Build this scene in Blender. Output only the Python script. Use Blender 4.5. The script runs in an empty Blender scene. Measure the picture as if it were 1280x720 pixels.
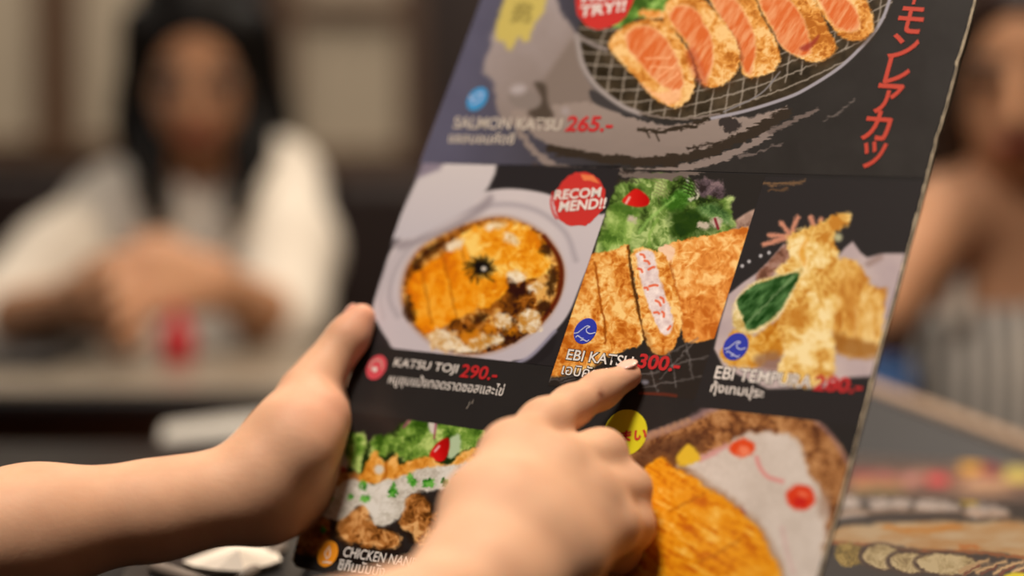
import bpy, bmesh, math, random
import numpy as np
from mathutils import Vector, Matrix

random.seed(4)
RNG = np.random.RandomState(11)
SC = bpy.context.scene
COL = SC.collection

# ------------------------------------------------------------------ camera
F = 2600.0
CAM = np.array([0.0, 0.0, 0.965])
PITCH = math.atan(170.0 / F)
RIGHT = np.array([1.0, 0, 0])
FWD = np.array([0, math.cos(PITCH), -math.sin(PITCH)])
UP = np.array([0, math.sin(PITCH), math.cos(PITCH)])
cd = bpy.data.cameras.new('camera')
cam = bpy.data.objects.new('camera', cd)
COL.objects.link(cam)
cam.location = CAM
cam.rotation_euler = (math.pi / 2 - PITCH, 0, 0)
cd.sensor_width = 36
cd.lens = F * 36 / 1280
cd.clip_start = 0.02
cd.dof.use_dof = True
cd.dof.focus_distance = 0.962
cd.dof.aperture_fstop = 2.4
SC.camera = cam

# ------------------------------------------------------------------ world, lights, exposure
w = bpy.data.worlds.new('world')
SC.world = w
w.use_nodes = True
w.node_tree.nodes['Background'].inputs[0].default_value = (1.0, 0.86, 0.72, 1)
w.node_tree.nodes['Background'].inputs[1].default_value = 0.0


def area(name, loc, target, size, power, col):
    ld = bpy.data.lights.new(name, 'AREA')
    ld.shape = 'DISK'
    ld.size = size
    ld.energy = power
    ld.color = col
    o = bpy.data.objects.new(name, ld)
    COL.objects.link(o)
    o.location = loc
    o.rotation_euler = (Vector(target) - Vector(loc)).to_track_quat('-Z', 'Y').to_euler()
    return o


area('ceiling_lamp_near_table_offscreen', (-0.32, 0.42, 2.54), (-0.32, 0.42, 0), 0.5, 46, (1.0, 0.90, 0.80))
area('ceiling_lamp_far_table_offscreen', (0.10, 2.75, 2.54), (0.10, 2.75, 0), 0.5, 20, (1.0, 0.91, 0.80))
area('ceiling_lamp_right_seat_offscreen', (0.55, 1.60, 2.54), (0.55, 1.60, 0), 0.4, 26, (1.0, 0.80, 0.58))
area('ceiling_lamp_back_wall_offscreen', (-1.1, 3.75, 2.54), (-1.1, 3.75, 0), 0.5, 12, (1.0, 0.90, 0.76))

vs = SC.view_settings
vs.view_transform = 'Standard'
vs.look = 'None'
vs.exposure = 0.0
vs.gamma = 1.0
vs.use_curve_mapping = False


# ------------------------------------------------------------------ helpers
def W(px, py, d):
    return CAM + d * (FWD + (px - 640) / F * RIGHT - (py - 360) / F * UP)


def lin(c):
    c = np.asarray(c, float) / 255.0
    return np.where(c <= 0.04045, c / 12.92, ((c + 0.055) / 1.055) ** 2.4)


def mat(name, col, rough=0.5, spec=0.5, attr=None, noise=None, bump=None, sss=0.0, metallic=0.0, coat=0.0):
    """procedural material; col is sRGB 0-255; noise=(scale, amount); bump=(scale, strength)"""
    m = bpy.data.materials.new(name)
    m.use_nodes = True
    nt = m.node_tree
    b = nt.nodes['Principled BSDF']
    b.inputs['Roughness'].default_value = rough
    b.inputs['Specular IOR Level'].default_value = spec
    b.inputs['Metallic'].default_value = metallic
    if coat:
        b.inputs['Coat Weight'].default_value = coat
        b.inputs['Coat Roughness'].default_value = 0.25
    src = None
    if attr:
        a = nt.nodes.new('ShaderNodeAttribute')
        a.attribute_name = attr
        src = a.outputs['Color']
    else:
        l = lin(col)
        b.inputs['Base Color'].default_value = (*l, 1)
    tc = nt.nodes.new('ShaderNodeTexCoord')
    if noise:
        n = nt.nodes.new('ShaderNodeTexNoise')
        n.inputs['Scale'].default_value = noise[0]
        n.inputs['Detail'].default_value = 5
        nt.links.new(tc.outputs['Object'], n.inputs['Vector'])
        mr = nt.nodes.new('ShaderNodeMapRange')
        mr.inputs['To Min'].default_value = 1 - noise[1]
        mr.inputs['To Max'].default_value = 1 + noise[1]
        nt.links.new(n.outputs['Fac'], mr.inputs['Value'])
        mx = nt.nodes.new('ShaderNodeMix')
        mx.data_type = 'RGBA'
        mx.blend_type = 'MULTIPLY'
        mx.inputs['Factor'].default_value = 1
        if src is None:
            mx.inputs[6].default_value = (*lin(col), 1)
        else:
            nt.links.new(src, mx.inputs[6])
        nt.links.new(mr.outputs['Result'], mx.inputs[7])
        src = mx.outputs[2]
    if src is not None:
        nt.links.new(src, b.inputs['Base Color'])
    if bump:
        n2 = nt.nodes.new('ShaderNodeTexNoise')
        n2.inputs['Scale'].default_value = bump[0]
        n2.inputs['Detail'].default_value = 6
        nt.links.new(tc.outputs['Object'], n2.inputs['Vector'])
        bp = nt.nodes.new('ShaderNodeBump')
        bp.inputs['Strength'].default_value = bump[1]
        bp.inputs['Distance'].default_value = 0.002
        nt.links.new(n2.outputs['Fac'], bp.inputs['Height'])
        nt.links.new(bp.outputs['Normal'], b.inputs['Normal'])
    if sss:
        b.inputs['Subsurface Weight'].default_value = sss
        b.inputs['Subsurface Radius'].default_value = (1.0, 0.35, 0.2)
        b.inputs['Subsurface Scale'].default_value = 0.006
    return m


def wood_mat(name, dark, light, rough=0.4, scale=6.0, axis=0, spec=0.5):
    m = bpy.data.materials.new(name)
    m.use_nodes = True
    nt = m.node_tree
    b = nt.nodes['Principled BSDF']
    b.inputs['Roughness'].default_value = rough
    b.inputs['Specular IOR Level'].default_value = spec
    tc = nt.nodes.new('ShaderNodeTexCoord')
    mp = nt.nodes.new('ShaderNodeMapping')
    s = [scale * 4] * 3
    s[axis] = scale * 0.3
    mp.inputs['Scale'].default_value = s
    n = nt.nodes.new('ShaderNodeTexNoise')
    n.inputs['Scale'].default_value = 1.0
    n.inputs['Detail'].default_value = 6
    n.inputs['Distortion'].default_value = 1.2
    r = nt.nodes.new('ShaderNodeValToRGB')
    r.color_ramp.elements[0].color = (*lin(dark), 1)
    r.color_ramp.elements[0].position = 0.3
    r.color_ramp.elements[1].color = (*lin(light), 1)
    r.color_ramp.elements[1].position = 0.75
    nt.links.new(tc.outputs['Object'], mp.inputs['Vector'])
    nt.links.new(mp.outputs['Vector'], n.inputs['Vector'])
    nt.links.new(n.outputs['Fac'], r.inputs['Fac'])
    nt.links.new(r.outputs['Color'], b.inputs['Base Color'])
    return m


def mesh_obj(name, verts, faces, m, parent=None, smooth=False):
    me = bpy.data.meshes.new(name)
    me.from_pydata([tuple(map(float, v)) for v in verts], [], [tuple(map(int, f)) for f in faces])
    me.update()
    o = bpy.data.objects.new(name, me)
    COL.objects.link(o)
    if m is not None:
        me.materials.append(m)
    if smooth:
        me.polygons.foreach_set('use_smooth', np.ones(len(me.polygons), bool))
    if parent is not None:
        o.parent = parent
    return o


def fast_mesh(name, V, Q, m, parent=None, smooth=True, col=None):
    """V (n,3), Q (m,4) numpy"""
    V = np.asarray(V, np.float32)
    Q = np.asarray(Q, np.int32)
    me = bpy.data.meshes.new(name)
    me.vertices.add(len(V))
    me.vertices.foreach_set('co', V.ravel())
    me.loops.add(Q.size)
    me.loops.foreach_set('vertex_index', Q.ravel())
    me.polygons.add(len(Q))
    me.polygons.foreach_set('loop_start', np.arange(0, Q.size, 4, dtype=np.int32))
    me.update(calc_edges=True)
    me.validate()
    if smooth:
        me.polygons.foreach_set('use_smooth', np.ones(len(me.polygons), bool))
    if col is not None:
        a = me.color_attributes.new('Col', 'FLOAT_COLOR', 'POINT')
        c4 = np.ones((len(V), 4), np.float32)
        c4[:, :3] = col
        a.data.foreach_set('color', c4.ravel())
    me.materials.append(m)
    o = bpy.data.objects.new(name, me)
    COL.objects.link(o)
    if parent is not None:
        o.parent = parent
    return o


def box(name, lo, hi, m, parent=None, bevel=0.0):
    bm = bmesh.new()
    bmesh.ops.create_cube(bm, size=1)
    lo = np.array(lo, float)
    hi = np.array(hi, float)
    for v in bm.verts:
        v.co = Vector(lo + (np.array(v.co) + 0.5) * (hi - lo))
    if bevel:
        bmesh.ops.bevel(bm, geom=bm.edges[:], offset=bevel, segments=2, affect='EDGES', profile=0.5)
    me = bpy.data.meshes.new(name)
    bm.to_mesh(me)
    bm.free()
    me.materials.append(m)
    o = bpy.data.objects.new(name, me)
    COL.objects.link(o)
    if parent is not None:
        o.parent = parent
    return o


def tag(o, label, cat, group=None):
    o['label'] = label
    o['category'] = cat
    if group:
        o['group'] = group
    return o


def empty(name, loc, label, cat, group=None):
    o = bpy.data.objects.new(name, None)
    COL.objects.link(o)
    o.location = loc
    o.empty_display_size = 0.05
    return tag(o, label, cat, group)


def adopt(o, parent):
    """parent o to an unrotated empty keeping its world coordinates"""
    o.parent = parent
    o.matrix_parent_inverse = Matrix.Translation(parent.location).inverted()
    return o


def structure(o):
    o['kind'] = 'structure'
    return o


# ---- noise (numpy)
_TAB = np.random.RandomState(5).rand(8192).astype(np.float32)


def _h(ix, iy, s=0):
    return _TAB[(ix * 374761393 + iy * 668265263 + s * 974634777) & 8191]


def vnoise(x, y, s=0):
    ix = np.floor(x).astype(np.int64)
    iy = np.floor(y).astype(np.int64)
    fx = x - ix
    fy = y - iy
    fx = fx * fx * (3 - 2 * fx)
    fy = fy * fy * (3 - 2 * fy)
    a = _h(ix, iy, s) * (1 - fx) + _h(ix + 1, iy, s) * fx
    b = _h(ix, iy + 1, s) * (1 - fx) + _h(ix + 1, iy + 1, s) * fx
    return a * (1 - fy) + b * fy


def fbm(x, y, s=0, o=4):
    r = 0
    amp = 0.5
    for i in range(o):
        r = r + amp * vnoise(x, y, s + i)
        x = x * 2.03 + 7.1
        y = y * 2.03 + 3.7
        amp *= 0.5
    return r / (1 - 0.5 ** o)


def cells(x, y, s=0):
    """voronoi F1 distance and cell random value"""
    ix = np.floor(x).astype(np.int64)
    iy = np.floor(y).astype(np.int64)
    best = np.full(x.shape, 9.0)
    val = np.zeros(x.shape)
    for dx in (-1, 0, 1):
        for dy in (-1, 0, 1):
            cx = ix + dx
            cy = iy + dy
            px = cx + _h(cx, cy, s + 1)
            py = cy + _h(cx, cy, s + 2)
            d = (px - x) ** 2 + (py - y) ** 2
            k = d < best
            best = np.where(k, d, best)
            val = np.where(k, _h(cx, cy, s + 3), val)
    return np.sqrt(best), val


def smooth_poly(P, n=6):
    P = np.asarray(P, float)
    N = len(P)
    out = []
    for i in range(N):
        p0, p1, p2, p3 = P[i - 1], P[i], P[(i + 1) % N], P[(i + 2) % N]
        for k in range(n):
            t = k / n
            out.append(0.5 * ((2 * p1) + (-p0 + p2) * t + (2 * p0 - 5 * p1 + 4 * p2 - p3) * t * t + (-p0 + 3 * p1 - 3 * p2 + p3) * t ** 3))
    return np.array(out)


def smooth_line(P, n=6):
    P = np.asarray(P, float)
    P = np.vstack([2 * P[0] - P[1], P, 2 * P[-1] - P[-2]])
    out = []
    for i in range(1, len(P) - 2):
        p0, p1, p2, p3 = P[i - 1], P[i], P[i + 1], P[i + 2]
        for k in range(n):
            t = k / n
            out.append(0.5 * ((2 * p1) + (-p0 + p2) * t + (2 * p0 - 5 * p1 + 4 * p2 - p3) * t * t + (-p0 + 3 * p1 - 3 * p2 + p3) * t ** 3))
    out.append(P[-2])
    return np.array(out)


# ---- printed pictures: colours laid on the vertices of a flat grid
class Canvas:
    def __init__(self, X, Y, base):
        self.X = X.astype(np.float64)
        self.Y = Y.astype(np.float64)
        self.C = np.zeros(X.shape + (3,)) + np.array(base, float)

    def _sub(self, x0, y0, x1, y1):
        return np.nonzero((self.X > x0) & (self.X < x1) & (self.Y > y0) & (self.Y < y1))

    def _mix(self, idx, a, col, x, y):
        if callable(col):
            c = col(x, y)
        else:
            c = np.array(col, float)
        a = a[:, None]
        self.C[idx] = self.C[idx] * (1 - a) + c * a

    def poly(self, P, col, soft=1.5, warp=(0, 8), sm=True, alpha=1.0, seed=0):
        P = smooth_poly(P) if sm else np.asarray(P, float)
        m = soft + warp[0] * 2 + 2
        idx = self._sub(P[:, 0].min() - m, P[:, 1].min() - m, P[:, 0].max() + m, P[:, 1].max() + m)
        if len(idx[0]) == 0:
            return
        x = self.X[idx]
        y = self.Y[idx]
        xx, yy = x, y
        if warp[0]:
            xx = x + (fbm(x / warp[1], y / warp[1], seed + 40) - 0.5) * 4 * warp[0]
            yy = y + (fbm(x / warp[1], y / warp[1], seed + 50) - 0.5) * 4 * warp[0]
        d2 = np.full(x.shape, 1e9)
        ins = np.zeros(x.shape, bool)
        n = len(P)
        for i in range(n):
            ax, ay = P[i]
            bx, by = P[(i + 1) % n]
            ex, ey = bx - ax, by - ay
            wx, wy = xx - ax, yy - ay
            t = np.clip((wx * ex + wy * ey) / (ex * ex + ey * ey + 1e-9), 0, 1)
            d2 = np.minimum(d2, (wx - ex * t) ** 2 + (wy - ey * t) ** 2)
            if ay != by:
                c = ((ay > yy) != (by > yy)) & (xx < (bx - ax) * (yy - ay) / (by - ay) + ax)
                ins ^= c
        d = np.sqrt(d2) * np.where(ins, -1, 1)
        a = np.clip(0.5 - d / (2 * soft), 0, 1) * alpha
        self._mix(idx, a, col, x, y)

    def inside(self, P):
        P = smooth_poly(P)
        ins = np.zeros(self.X.shape, bool)
        n = len(P)
        for i in range(n):
            ax, ay = P[i]
            bx, by = P[(i + 1) % n]
            if ay != by:
                ins ^= ((ay > self.Y) != (by > self.Y)) & (self.X < (bx - ax) * (self.Y - ay) / (by - ay) + ax)
        return ins

    def ell(self, cx, cy, rx, ry, rot, col, soft=1.5, warp=(0, 8), alpha=1.0, seed=0):
        t = np.linspace(0, 2 * math.pi, 28, endpoint=False)
        c, s = math.cos(math.radians(rot)), math.sin(math.radians(rot))
        P = np.stack([cx + rx * np.cos(t) * c - ry * np.sin(t) * s, cy + rx * np.cos(t) * s + ry * np.sin(t) * c], 1)
        self.poly(P, col, soft, warp, False, alpha, seed)

    def line(self, P, wd, col, soft=1.0, warp=(0, 8), alpha=1.0, seed=0, ragged=0.0, sm=True):
        P = smooth_line(P) if sm else np.asarray(P, float)
        m = wd + soft + warp[0] * 2 + 2
        idx = self._sub(P[:, 0].min() - m, P[:, 1].min() - m, P[:, 0].max() + m, P[:, 1].max() + m)
        if len(idx[0]) == 0:
            return
        x = self.X[idx]
        y = self.Y[idx]
        xx, yy = x, y
        if warp[0]:
            xx = x + (fbm(x / warp[1], y / warp[1], seed + 40) - 0.5) * 4 * warp[0]
            yy = y + (fbm(x / warp[1], y / warp[1], seed + 50) - 0.5) * 4 * warp[0]
        d2 = np.full(x.shape, 1e9)
        for i in range(len(P) - 1):
            ax, ay = P[i]
            ex, ey = P[i + 1] - P[i]
            wx, wy = xx - ax, yy - ay
            t = np.clip((wx * ex + wy * ey) / (ex * ex + ey * ey + 1e-9), 0, 1)
            d2 = np.minimum(d2, (wx - ex * t) ** 2 + (wy - ey * t) ** 2)
        d = np.sqrt(d2) - wd / 2
        if ragged:
            d = d + (fbm(x / 14, y / 2.2, seed + 9) - 0.45) * ragged
        a = np.clip(0.5 - d / (2 * soft), 0, 1) * alpha
        self._mix(idx, a, col, x, y)


def mixc(a, b, t):
    t = np.clip(t, 0, 1)[:, None]
    return np.array(a, float) * (1 - t) + np.array(b, float) * t


def crumb(dark, mid, light, sc=5.0, seed=0, st=(1, 1)):
    """golden bread-crumb print"""
    def f(x, y):
        u, v = x / sc * st[0], y / sc * st[1]
        wu, wv = fbm(u * .7, v * .7, seed + 3, 2) * 2.2, fbm(u * .7 + 9, v * .7, seed + 4, 2) * 2.2
        n = fbm(u + wu, v + wv, seed, 4)
        fl = 1 - np.abs(vnoise(u * 1.3 + wv, v * 1.3 + wu, seed + 8) - 0.5) * 2
        big = fbm(x / (sc * 4), y / (sc * 4), seed + 21, 3)
        t = 0.5 + (n - 0.5) * 0.9 + (fl - 0.55) * 0.30 + (big - 0.5) * 0.95
        kd = np.clip((0.50 - t) / 0.34, 0, 1)[:, None]
        kl = np.clip((t - 0.50) / 0.34, 0, 1)[:, None]
        return np.array(mid, float) * (1 - kd) * (1 - kl) + np.array(dark, float) * kd + np.array(light, float) * kl
    return f


def leafy(dark, mid, light, sc=9.0, seed=0):
    """ruffled leaf print: warped folds, bright rims, deep gaps"""
    def f(x, y):
        u, v = x / sc, y / sc
        wx = fbm(u * .8, v * .8, seed + 3, 3) * 3
        wy = fbm(u * .8 + 5, v * .8 + 2, seed + 4, 3) * 3
        n = fbm(u * .7 + wx, v * .7 + wy, seed, 4)
        r = np.clip(1 - np.abs(vnoise(u * .9 + wy, v * .9 + wx, seed + 7) - 0.5) * 6, 0, 1)
        big = fbm(x / (sc * 2.2), y / (sc * 2.2), seed + 31, 2)
        t = 0.48 + (n - 0.5) * 0.9 + r * 0.16 + (big - 0.5) * 1.25
        kd = np.clip((0.50 - t) / 0.32, 0, 1)[:, None]
        kl = np.clip((t - 0.54) / 0.30, 0, 1)[:, None]
        return np.array(mid, float) * (1 - kd) * (1 - kl) + np.array(dark, float) * kd + np.array(light, float) * kl
    return f


# ---- continuous organic bodies: distance field -> surface nets
class Body:
    def __init__(self):
        self.p = []

    def cone(self, a, b, ra, rb, k=0.01, cut=False):
        self.p.append(('c', np.array(a, float), np.array(b, float), ra, rb, k, cut))
        return self

    def chain(self, pts, rad, k=0.01):
        for i in range(len(pts) - 1):
            self.cone(pts[i], pts[i + 1], rad[i], rad[i + 1], k)
        return self

    def ell(self, c, r, R=None, k=0.01, cut=False):
        self.p.append(('e', np.array(c, float), np.array(r, float), np.eye(3) if R is None else np.array(R, float), 0, k, cut))
        return self

    def bounds(self):
        lo = np.full(3, 1e9)
        hi = -lo
        for q in self.p:
            if q[6]:
                continue
            if q[0] == 'c':
                a, b, ra, rb = q[1:5]
                r = max(ra, rb)
                lo = np.minimum(lo, np.minimum(a, b) - r)
                hi = np.maximum(hi, np.maximum(a, b) + r)
            else:
                r = q[2].max()
                lo = np.minimum(lo, q[1] - r)
                hi = np.maximum(hi, q[1] + r)
        return lo, hi

    def mesh(self, h):
        lo, hi = self.bounds()
        lo = lo - 3 * h
        hi = hi + 3 * h
        n = np.ceil((hi - lo) / h).astype(int) + 1
        D = np.full(n, 1.0, np.float32)
        ax = [lo[i] + h * np.arange(n[i]) for i in range(3)]
        for q in self.p:
            k = q[5]
            if q[0] == 'c':
                a, b, ra, rb = q[1:5]
                r = max(ra, rb)
                l2, h2 = np.minimum(a, b) - r, np.maximum(a, b) + r
            else:
                r = q[2].max()
                l2, h2 = q[1] - r, q[1] + r
            mg = 2.5 * k + 4 * h
            i0 = np.clip(np.floor((l2 - mg - lo) / h).astype(int), 0, n)
            i1 = np.clip(np.ceil((h2 + mg - lo) / h).astype(int) + 1, 0, n)
            sl = tuple(slice(i0[i], i1[i]) for i in range(3))
            X, Y, Z = np.meshgrid(ax[0][sl[0]], ax[1][sl[1]], ax[2][sl[2]], indexing='ij')
            if q[0] == 'c':
                ba = b - a
                t = np.clip(((X - a[0]) * ba[0] + (Y - a[1]) * ba[1] + (Z - a[2]) * ba[2]) / (ba @ ba + 1e-12), 0, 1)
                d = np.sqrt((X - a[0] - ba[0] * t) ** 2 + (Y - a[1] - ba[1] * t) ** 2 + (Z - a[2] - ba[2] * t) ** 2) - (ra + (rb - ra) * t)
            else:
                c, rr, R = q[1], q[2], q[3]
                P = np.stack([X - c[0], Y - c[1], Z - c[2]], -1) @ R   # columns of R are the axes
                k0 = np.sqrt(((P / rr) ** 2).sum(-1))
                k1 = np.sqrt(((P / (rr * rr)) ** 2).sum(-1)) + 1e-9
                d = k0 * (k0 - 1.0) / k1
            d = d.astype(np.float32)
            S = D[sl]
            if q[6]:
                d = -d
                hh = np.clip(0.5 - 0.5 * (S - d) / k, 0, 1)
                D[sl] = S * (1 - hh) + d * hh + k * hh * (1 - hh)
            else:
                hh = np.clip(0.5 + 0.5 * (S - d) / k, 0, 1)
                D[sl] = S * (1 - hh) + d * hh - k * hh * (1 - hh)
        return surface_nets(D, lo, h)


def surface_nets(D, lo, h):
    ins = D < 0
    c = np.zeros(np.array(D.shape) - 1, np.int8)
    offs = [(i, j, k) for i in (0, 1) for j in (0, 1) for k in (0, 1)]
    s = np.array(D.shape) - 1
    for i, j, k in offs:
        c += ins[i:i + s[0], j:j + s[1], k:k + s[2]]
    act = (c > 0) & (c < 8)
    I, J, K = np.nonzero(act)
    idx = np.full(act.shape, -1, np.int64)
    idx[I, J, K] = np.arange(len(I))
    acc = np.zeros((len(I), 3))
    cnt = np.zeros(len(I))
    for a in range(8):
        for b in range(a + 1, 8):
            oa, ob = np.array(offs[a]), np.array(offs[b])
            if np.abs(oa - ob).sum() != 1:
                continue
            da = D[I + oa[0], J + oa[1], K + oa[2]]
            db = D[I + ob[0], J + ob[1], K + ob[2]]
            cr = (da < 0) != (db < 0)
            t = np.where(cr, da / np.where(cr, da - db, 1), 0)
            p = oa[None, :] + t[:, None] * (ob - oa)[None, :]
            acc[cr] += p[cr]
            cnt[cr] += 1
    V = lo + h * (np.stack([I, J, K], 1) + acc / cnt[:, None])
    Q = []
    for axis in range(3):
        sl0 = [slice(1, -1)] * 3
        sl1 = [slice(1, -1)] * 3
        sl0[axis] = slice(0, -1)
        sl1[axis] = slice(1, None)
        A = ins[tuple(sl0)]
        B = ins[tuple(sl1)]
        e = np.nonzero(A != B)
        flip = A[e]
        g = [x.copy() for x in e]
        for q in range(3):
            if q != axis:
                g[q] = g[q] + 1
        u, v = (axis + 1) % 3, (axis + 2) % 3

        def cell(du, dv):
            gg = [x.copy() for x in g]
            gg[u] = gg[u] - du
            gg[v] = gg[v] - dv
            return idx[gg[0], gg[1], gg[2]]
        q4 = np.stack([cell(1, 1), cell(0, 1), cell(0, 0), cell(1, 0)], 1)
        q4[~flip] = q4[~flip][:, ::-1]
        Q.append(q4)
    Q = np.concatenate(Q)
    Q = Q[(Q >= 0).all(1)]
    return V, Q


def frame(z, x=None):
    """rotation matrix (columns) whose third axis is z"""
    z = np.array(z, float)
    z = z / np.linalg.norm(z)
    x = np.array([1.0, 0, 0]) if x is None else np.array(x, float)
    x = x - z * (x @ z)
    x = x / np.linalg.norm(x)
    return np.stack([x, np.cross(z, x), z], 1)


# ------------------------------------------------------------------ materials
M = {}
M['floor'] = wood_mat('dark_floor_boards', (38, 24, 16), (60, 38, 26), 0.4)
M['wall'] = wood_mat('dark_brown_panelling', (40, 21, 13), (60, 32, 20), 0.5, 3, 2)
M['frame'] = wood_mat('brown_window_wood', (88, 62, 44), (112, 82, 58), 0.5, 4, 2)
M['paper'] = mat('shoji_paper', (196, 180, 158), 0.9, 0.2, noise=(6, 0.06))
M['ceil'] = mat('ceiling_plaster', (120, 100, 84), 0.9, 0.2, noise=(4, 0.05))
M['tabletop'] = wood_mat('near_black_table', (15, 12, 12), (26, 21, 20), 0.45, 4, 0, 0.12)
M['fartop'] = mat('grey_laminate_tabletop', (140, 128, 112), 0.35, 0.5, noise=(9, 0.12))
M['edge'] = mat('black_table_edge', (30, 28, 30), 0.4, 0.5, noise=(20, 0.1))
M['apron'] = wood_mat('red_brown_table_wood', (74, 40, 24), (108, 62, 38), 0.45, 5)
M['bench'] = mat('dark_bench_leather', (33, 18, 14), 0.45, 0.4, noise=(14, 0.15), bump=(60, 0.3))
M['skin'] = mat('skin', (0, 0, 0), 0.6, 0.28, attr='Col', noise=(55, 0.07), bump=(420, 0.05), sss=0.25)
M['skin_far'] = mat('skin_of_diners', (0, 0, 0), 0.55, 0.35, attr='Col', noise=(30, 0.05), sss=0.1)
M['nail'] = mat('fingernail', (232, 186, 168), 0.25, 0.5, noise=(80, 0.04))
M['black_hair'] = mat('black_hair', (14, 11, 10), 0.6, 0.2, noise=(40, 0.3), bump=(90, 0.6))
M['brown_hair'] = mat('brown_hair', (44, 26, 18), 0.42, 0.5, noise=(40, 0.3), bump=(90, 0.6))
M['blouse'] = mat('cream_blouse', (226, 216, 202), 0.85, 0.2, noise=(18, 0.06), bump=(30, 0.6))
M['tshirt'] = mat('dark_tshirt', (46, 46, 54), 0.85, 0.2, noise=(20, 0.1), bump=(40, 0.5))
M['trousers'] = mat('dark_trousers', (36, 38, 50), 0.85, 0.2, noise=(20, 0.1))
M['eye'] = mat('dark_eye', (28, 18, 14), 0.2, 0.5, noise=(60, 0.1))
M['lip'] = mat('lips', (170, 88, 76), 0.4, 0.4, noise=(60, 0.08))
M['glass_rim'] = mat('thin_glasses_rim', (170, 160, 150), 0.25, 0.5, metallic=0.8, noise=(30, 0.05))
M['print'] = mat('laminated_print', (0, 0, 0), 0.32, 0.35, attr='Col', bump=(260, 0.02))
M['print_flat'] = mat('lying_menu_print', (0, 0, 0), 0.45, 0.4, attr='Col', bump=(260, 0.02))
M['board_black'] = mat('black_menu_face', (39, 36, 35), 0.32, 0.35, noise=(55, 0.10), bump=(260, 0.03))
M['board_edge'] = mat('worn_cream_board_edge', (206, 188, 158), 0.8, 0.2, noise=(150, 0.16), bump=(500, 0.5))
M['back'] = mat('menu_back_face', (48, 44, 42), 0.5, 0.4, noise=(40, 0.1))
M['white_vinyl'] = mat('white_chair_cover', (206, 200, 190), 0.7, 0.3, noise=(12, 0.05), bump=(30, 0.3))
M['chair_wood'] = wood_mat('dark_chair_wood', (44, 26, 18), (68, 40, 28), 0.45, 6, 2)


# ------------------------------------------------------------------ the setting
structure(box('floor', (-3.2, -1.2, -0.05), (3.2, 4.9, 0.0), M['floor']))
structure(box('wall_back', (-3.2, 4.40, 0.0), (3.2, 4.52, 2.6), M['wall']))
structure(box('wall_left', (-3.2, -1.2, 0.0), (-3.1, 4.40, 2.6), M['wall']))
structure(box('wall_right', (3.1, -1.2, 0.0), (3.2, 4.40, 2.6), M['wall']))
structure(box('wall_front', (-3.1, -1.2, 0.0), (3.1, -1.1, 2.6), M['wall']))
structure(box('ceiling', (-3.2, -1.2, 2.6), (3.2, 4.9, 2.66), M['ceil']))


def shoji(name, x0, x1, z0, z1, bars):
    o = box(name, (x0, 4.375, z0), (x1, 4.398, z1), M['paper'])
    structure(o)
    t = 0.022
    for a, b, c, d in ((x0 - t, x0 + t, z0 - t, z1 + t), (x1 - t, x1 + t, z0 - t, z1 + t)):
        box('stile', (a, 4.345, c), (b, 4.40, d), M['frame'], o)
    for z in [z0, z1] + bars:
        box('rail', (x0 + t, 4.350, z - t), (x1 - t, 4.40, z + t), M['frame'], o)
    return o


def zz(py, d):
    return W(640, py, d)[2]


def xx_(px, d):
    return (px - 640) / F * d


DW = 4.39
zb = zz(188, DW)
shoji('window_1', xx_(-90, DW), xx_(64, DW), zb, zb + 0.95, [])
shoji('window_2', xx_(64, DW) + 0.0441, xx_(300, DW), zb, zb + 0.95, [])
shoji('window_3', xx_(360, DW), xx_(516, DW), zb - 0.02, zb + 0.95, [zz(14, DW)])

# dining tables --------------------------------------------------------------
TZ = 0.74


def table(name, label, x0, x1, y0, y1, top_m, edge_m, apron_m, thick=0.035):
    t = empty(name, ((x0 + x1) / 2, (y0 + y1) / 2, 0), label, 'table')
    adopt(box('tabletop', (x0, y0, TZ - 0.006), (x1, y1, TZ), top_m, bevel=0.002), t)
    adopt(box('edge_band', (x0, y0, TZ - thick), (x1, y1, TZ - 0.0065), edge_m, bevel=0.003), t)
    ins = 0.05
    for a, b in (((x0 + ins, y0 + ins), (x1 - ins, y0 + ins + 0.022)), ((x0 + ins, y1 - ins - 0.022), (x1 - ins, y1 - ins)),
                 ((x0 + ins, y0 + ins + 0.0225), (x0 + ins + 0.022, y1 - ins - 0.0225)), ((x1 - ins - 0.022, y0 + ins + 0.0225), (x1 - ins, y1 - ins - 0.0225))):
        adopt(box('apron', (a[0], a[1], TZ - thick - 0.05), (b[0], b[1], TZ - thick - 0.0005), apron_m), t)
    for lx in (x0 + 0.08, x1 - 0.14):
        for ly in (y0 + 0.08, y1 - 0.14):
            adopt(box('leg', (lx, ly, 0.0), (lx + 0.06, ly + 0.06, TZ - thick - 0.0505), apron_m, bevel=0.004), t)
    return t


table('dining_table', 'black dining table under the held menu and the menus lying flat', -0.75, 1.15, 0.60, 1.60, M['tabletop'], M['edge'], M['tabletop'])
table('dining_table', 'grey topped table with red-brown apron in front of the woman in the cream blouse', -1.35, 0.25, 1.98, 2.40, M['fartop'], M['edge'], M['apron'], 0.020)

# bench along the back and white chair ------------------------------------------
b = empty('bench_seat', (-0.4, 3.15, 0), 'dark padded bench behind the woman in the cream blouse', 'bench')
adopt(box('base', (-2.2, 2.82, 0.0), (1.6, 3.35, 0.36), M['apron'], bevel=0.01), b)
for i in range(4):
    adopt(box('seat_cushion', (-2.2 + i * 0.95, 2.80, 0.361), (-2.2 + i * 0.95 + 0.945, 3.26, 0.46), M['bench'], bevel=0.02), b)
    adopt(box('back_cushion', (-2.2 + i * 0.95, 3.265, 0.40), (-2.2 + i * 0.95 + 0.945, 3.36, 0.93), M['bench'], bevel=0.025), b)

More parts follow.
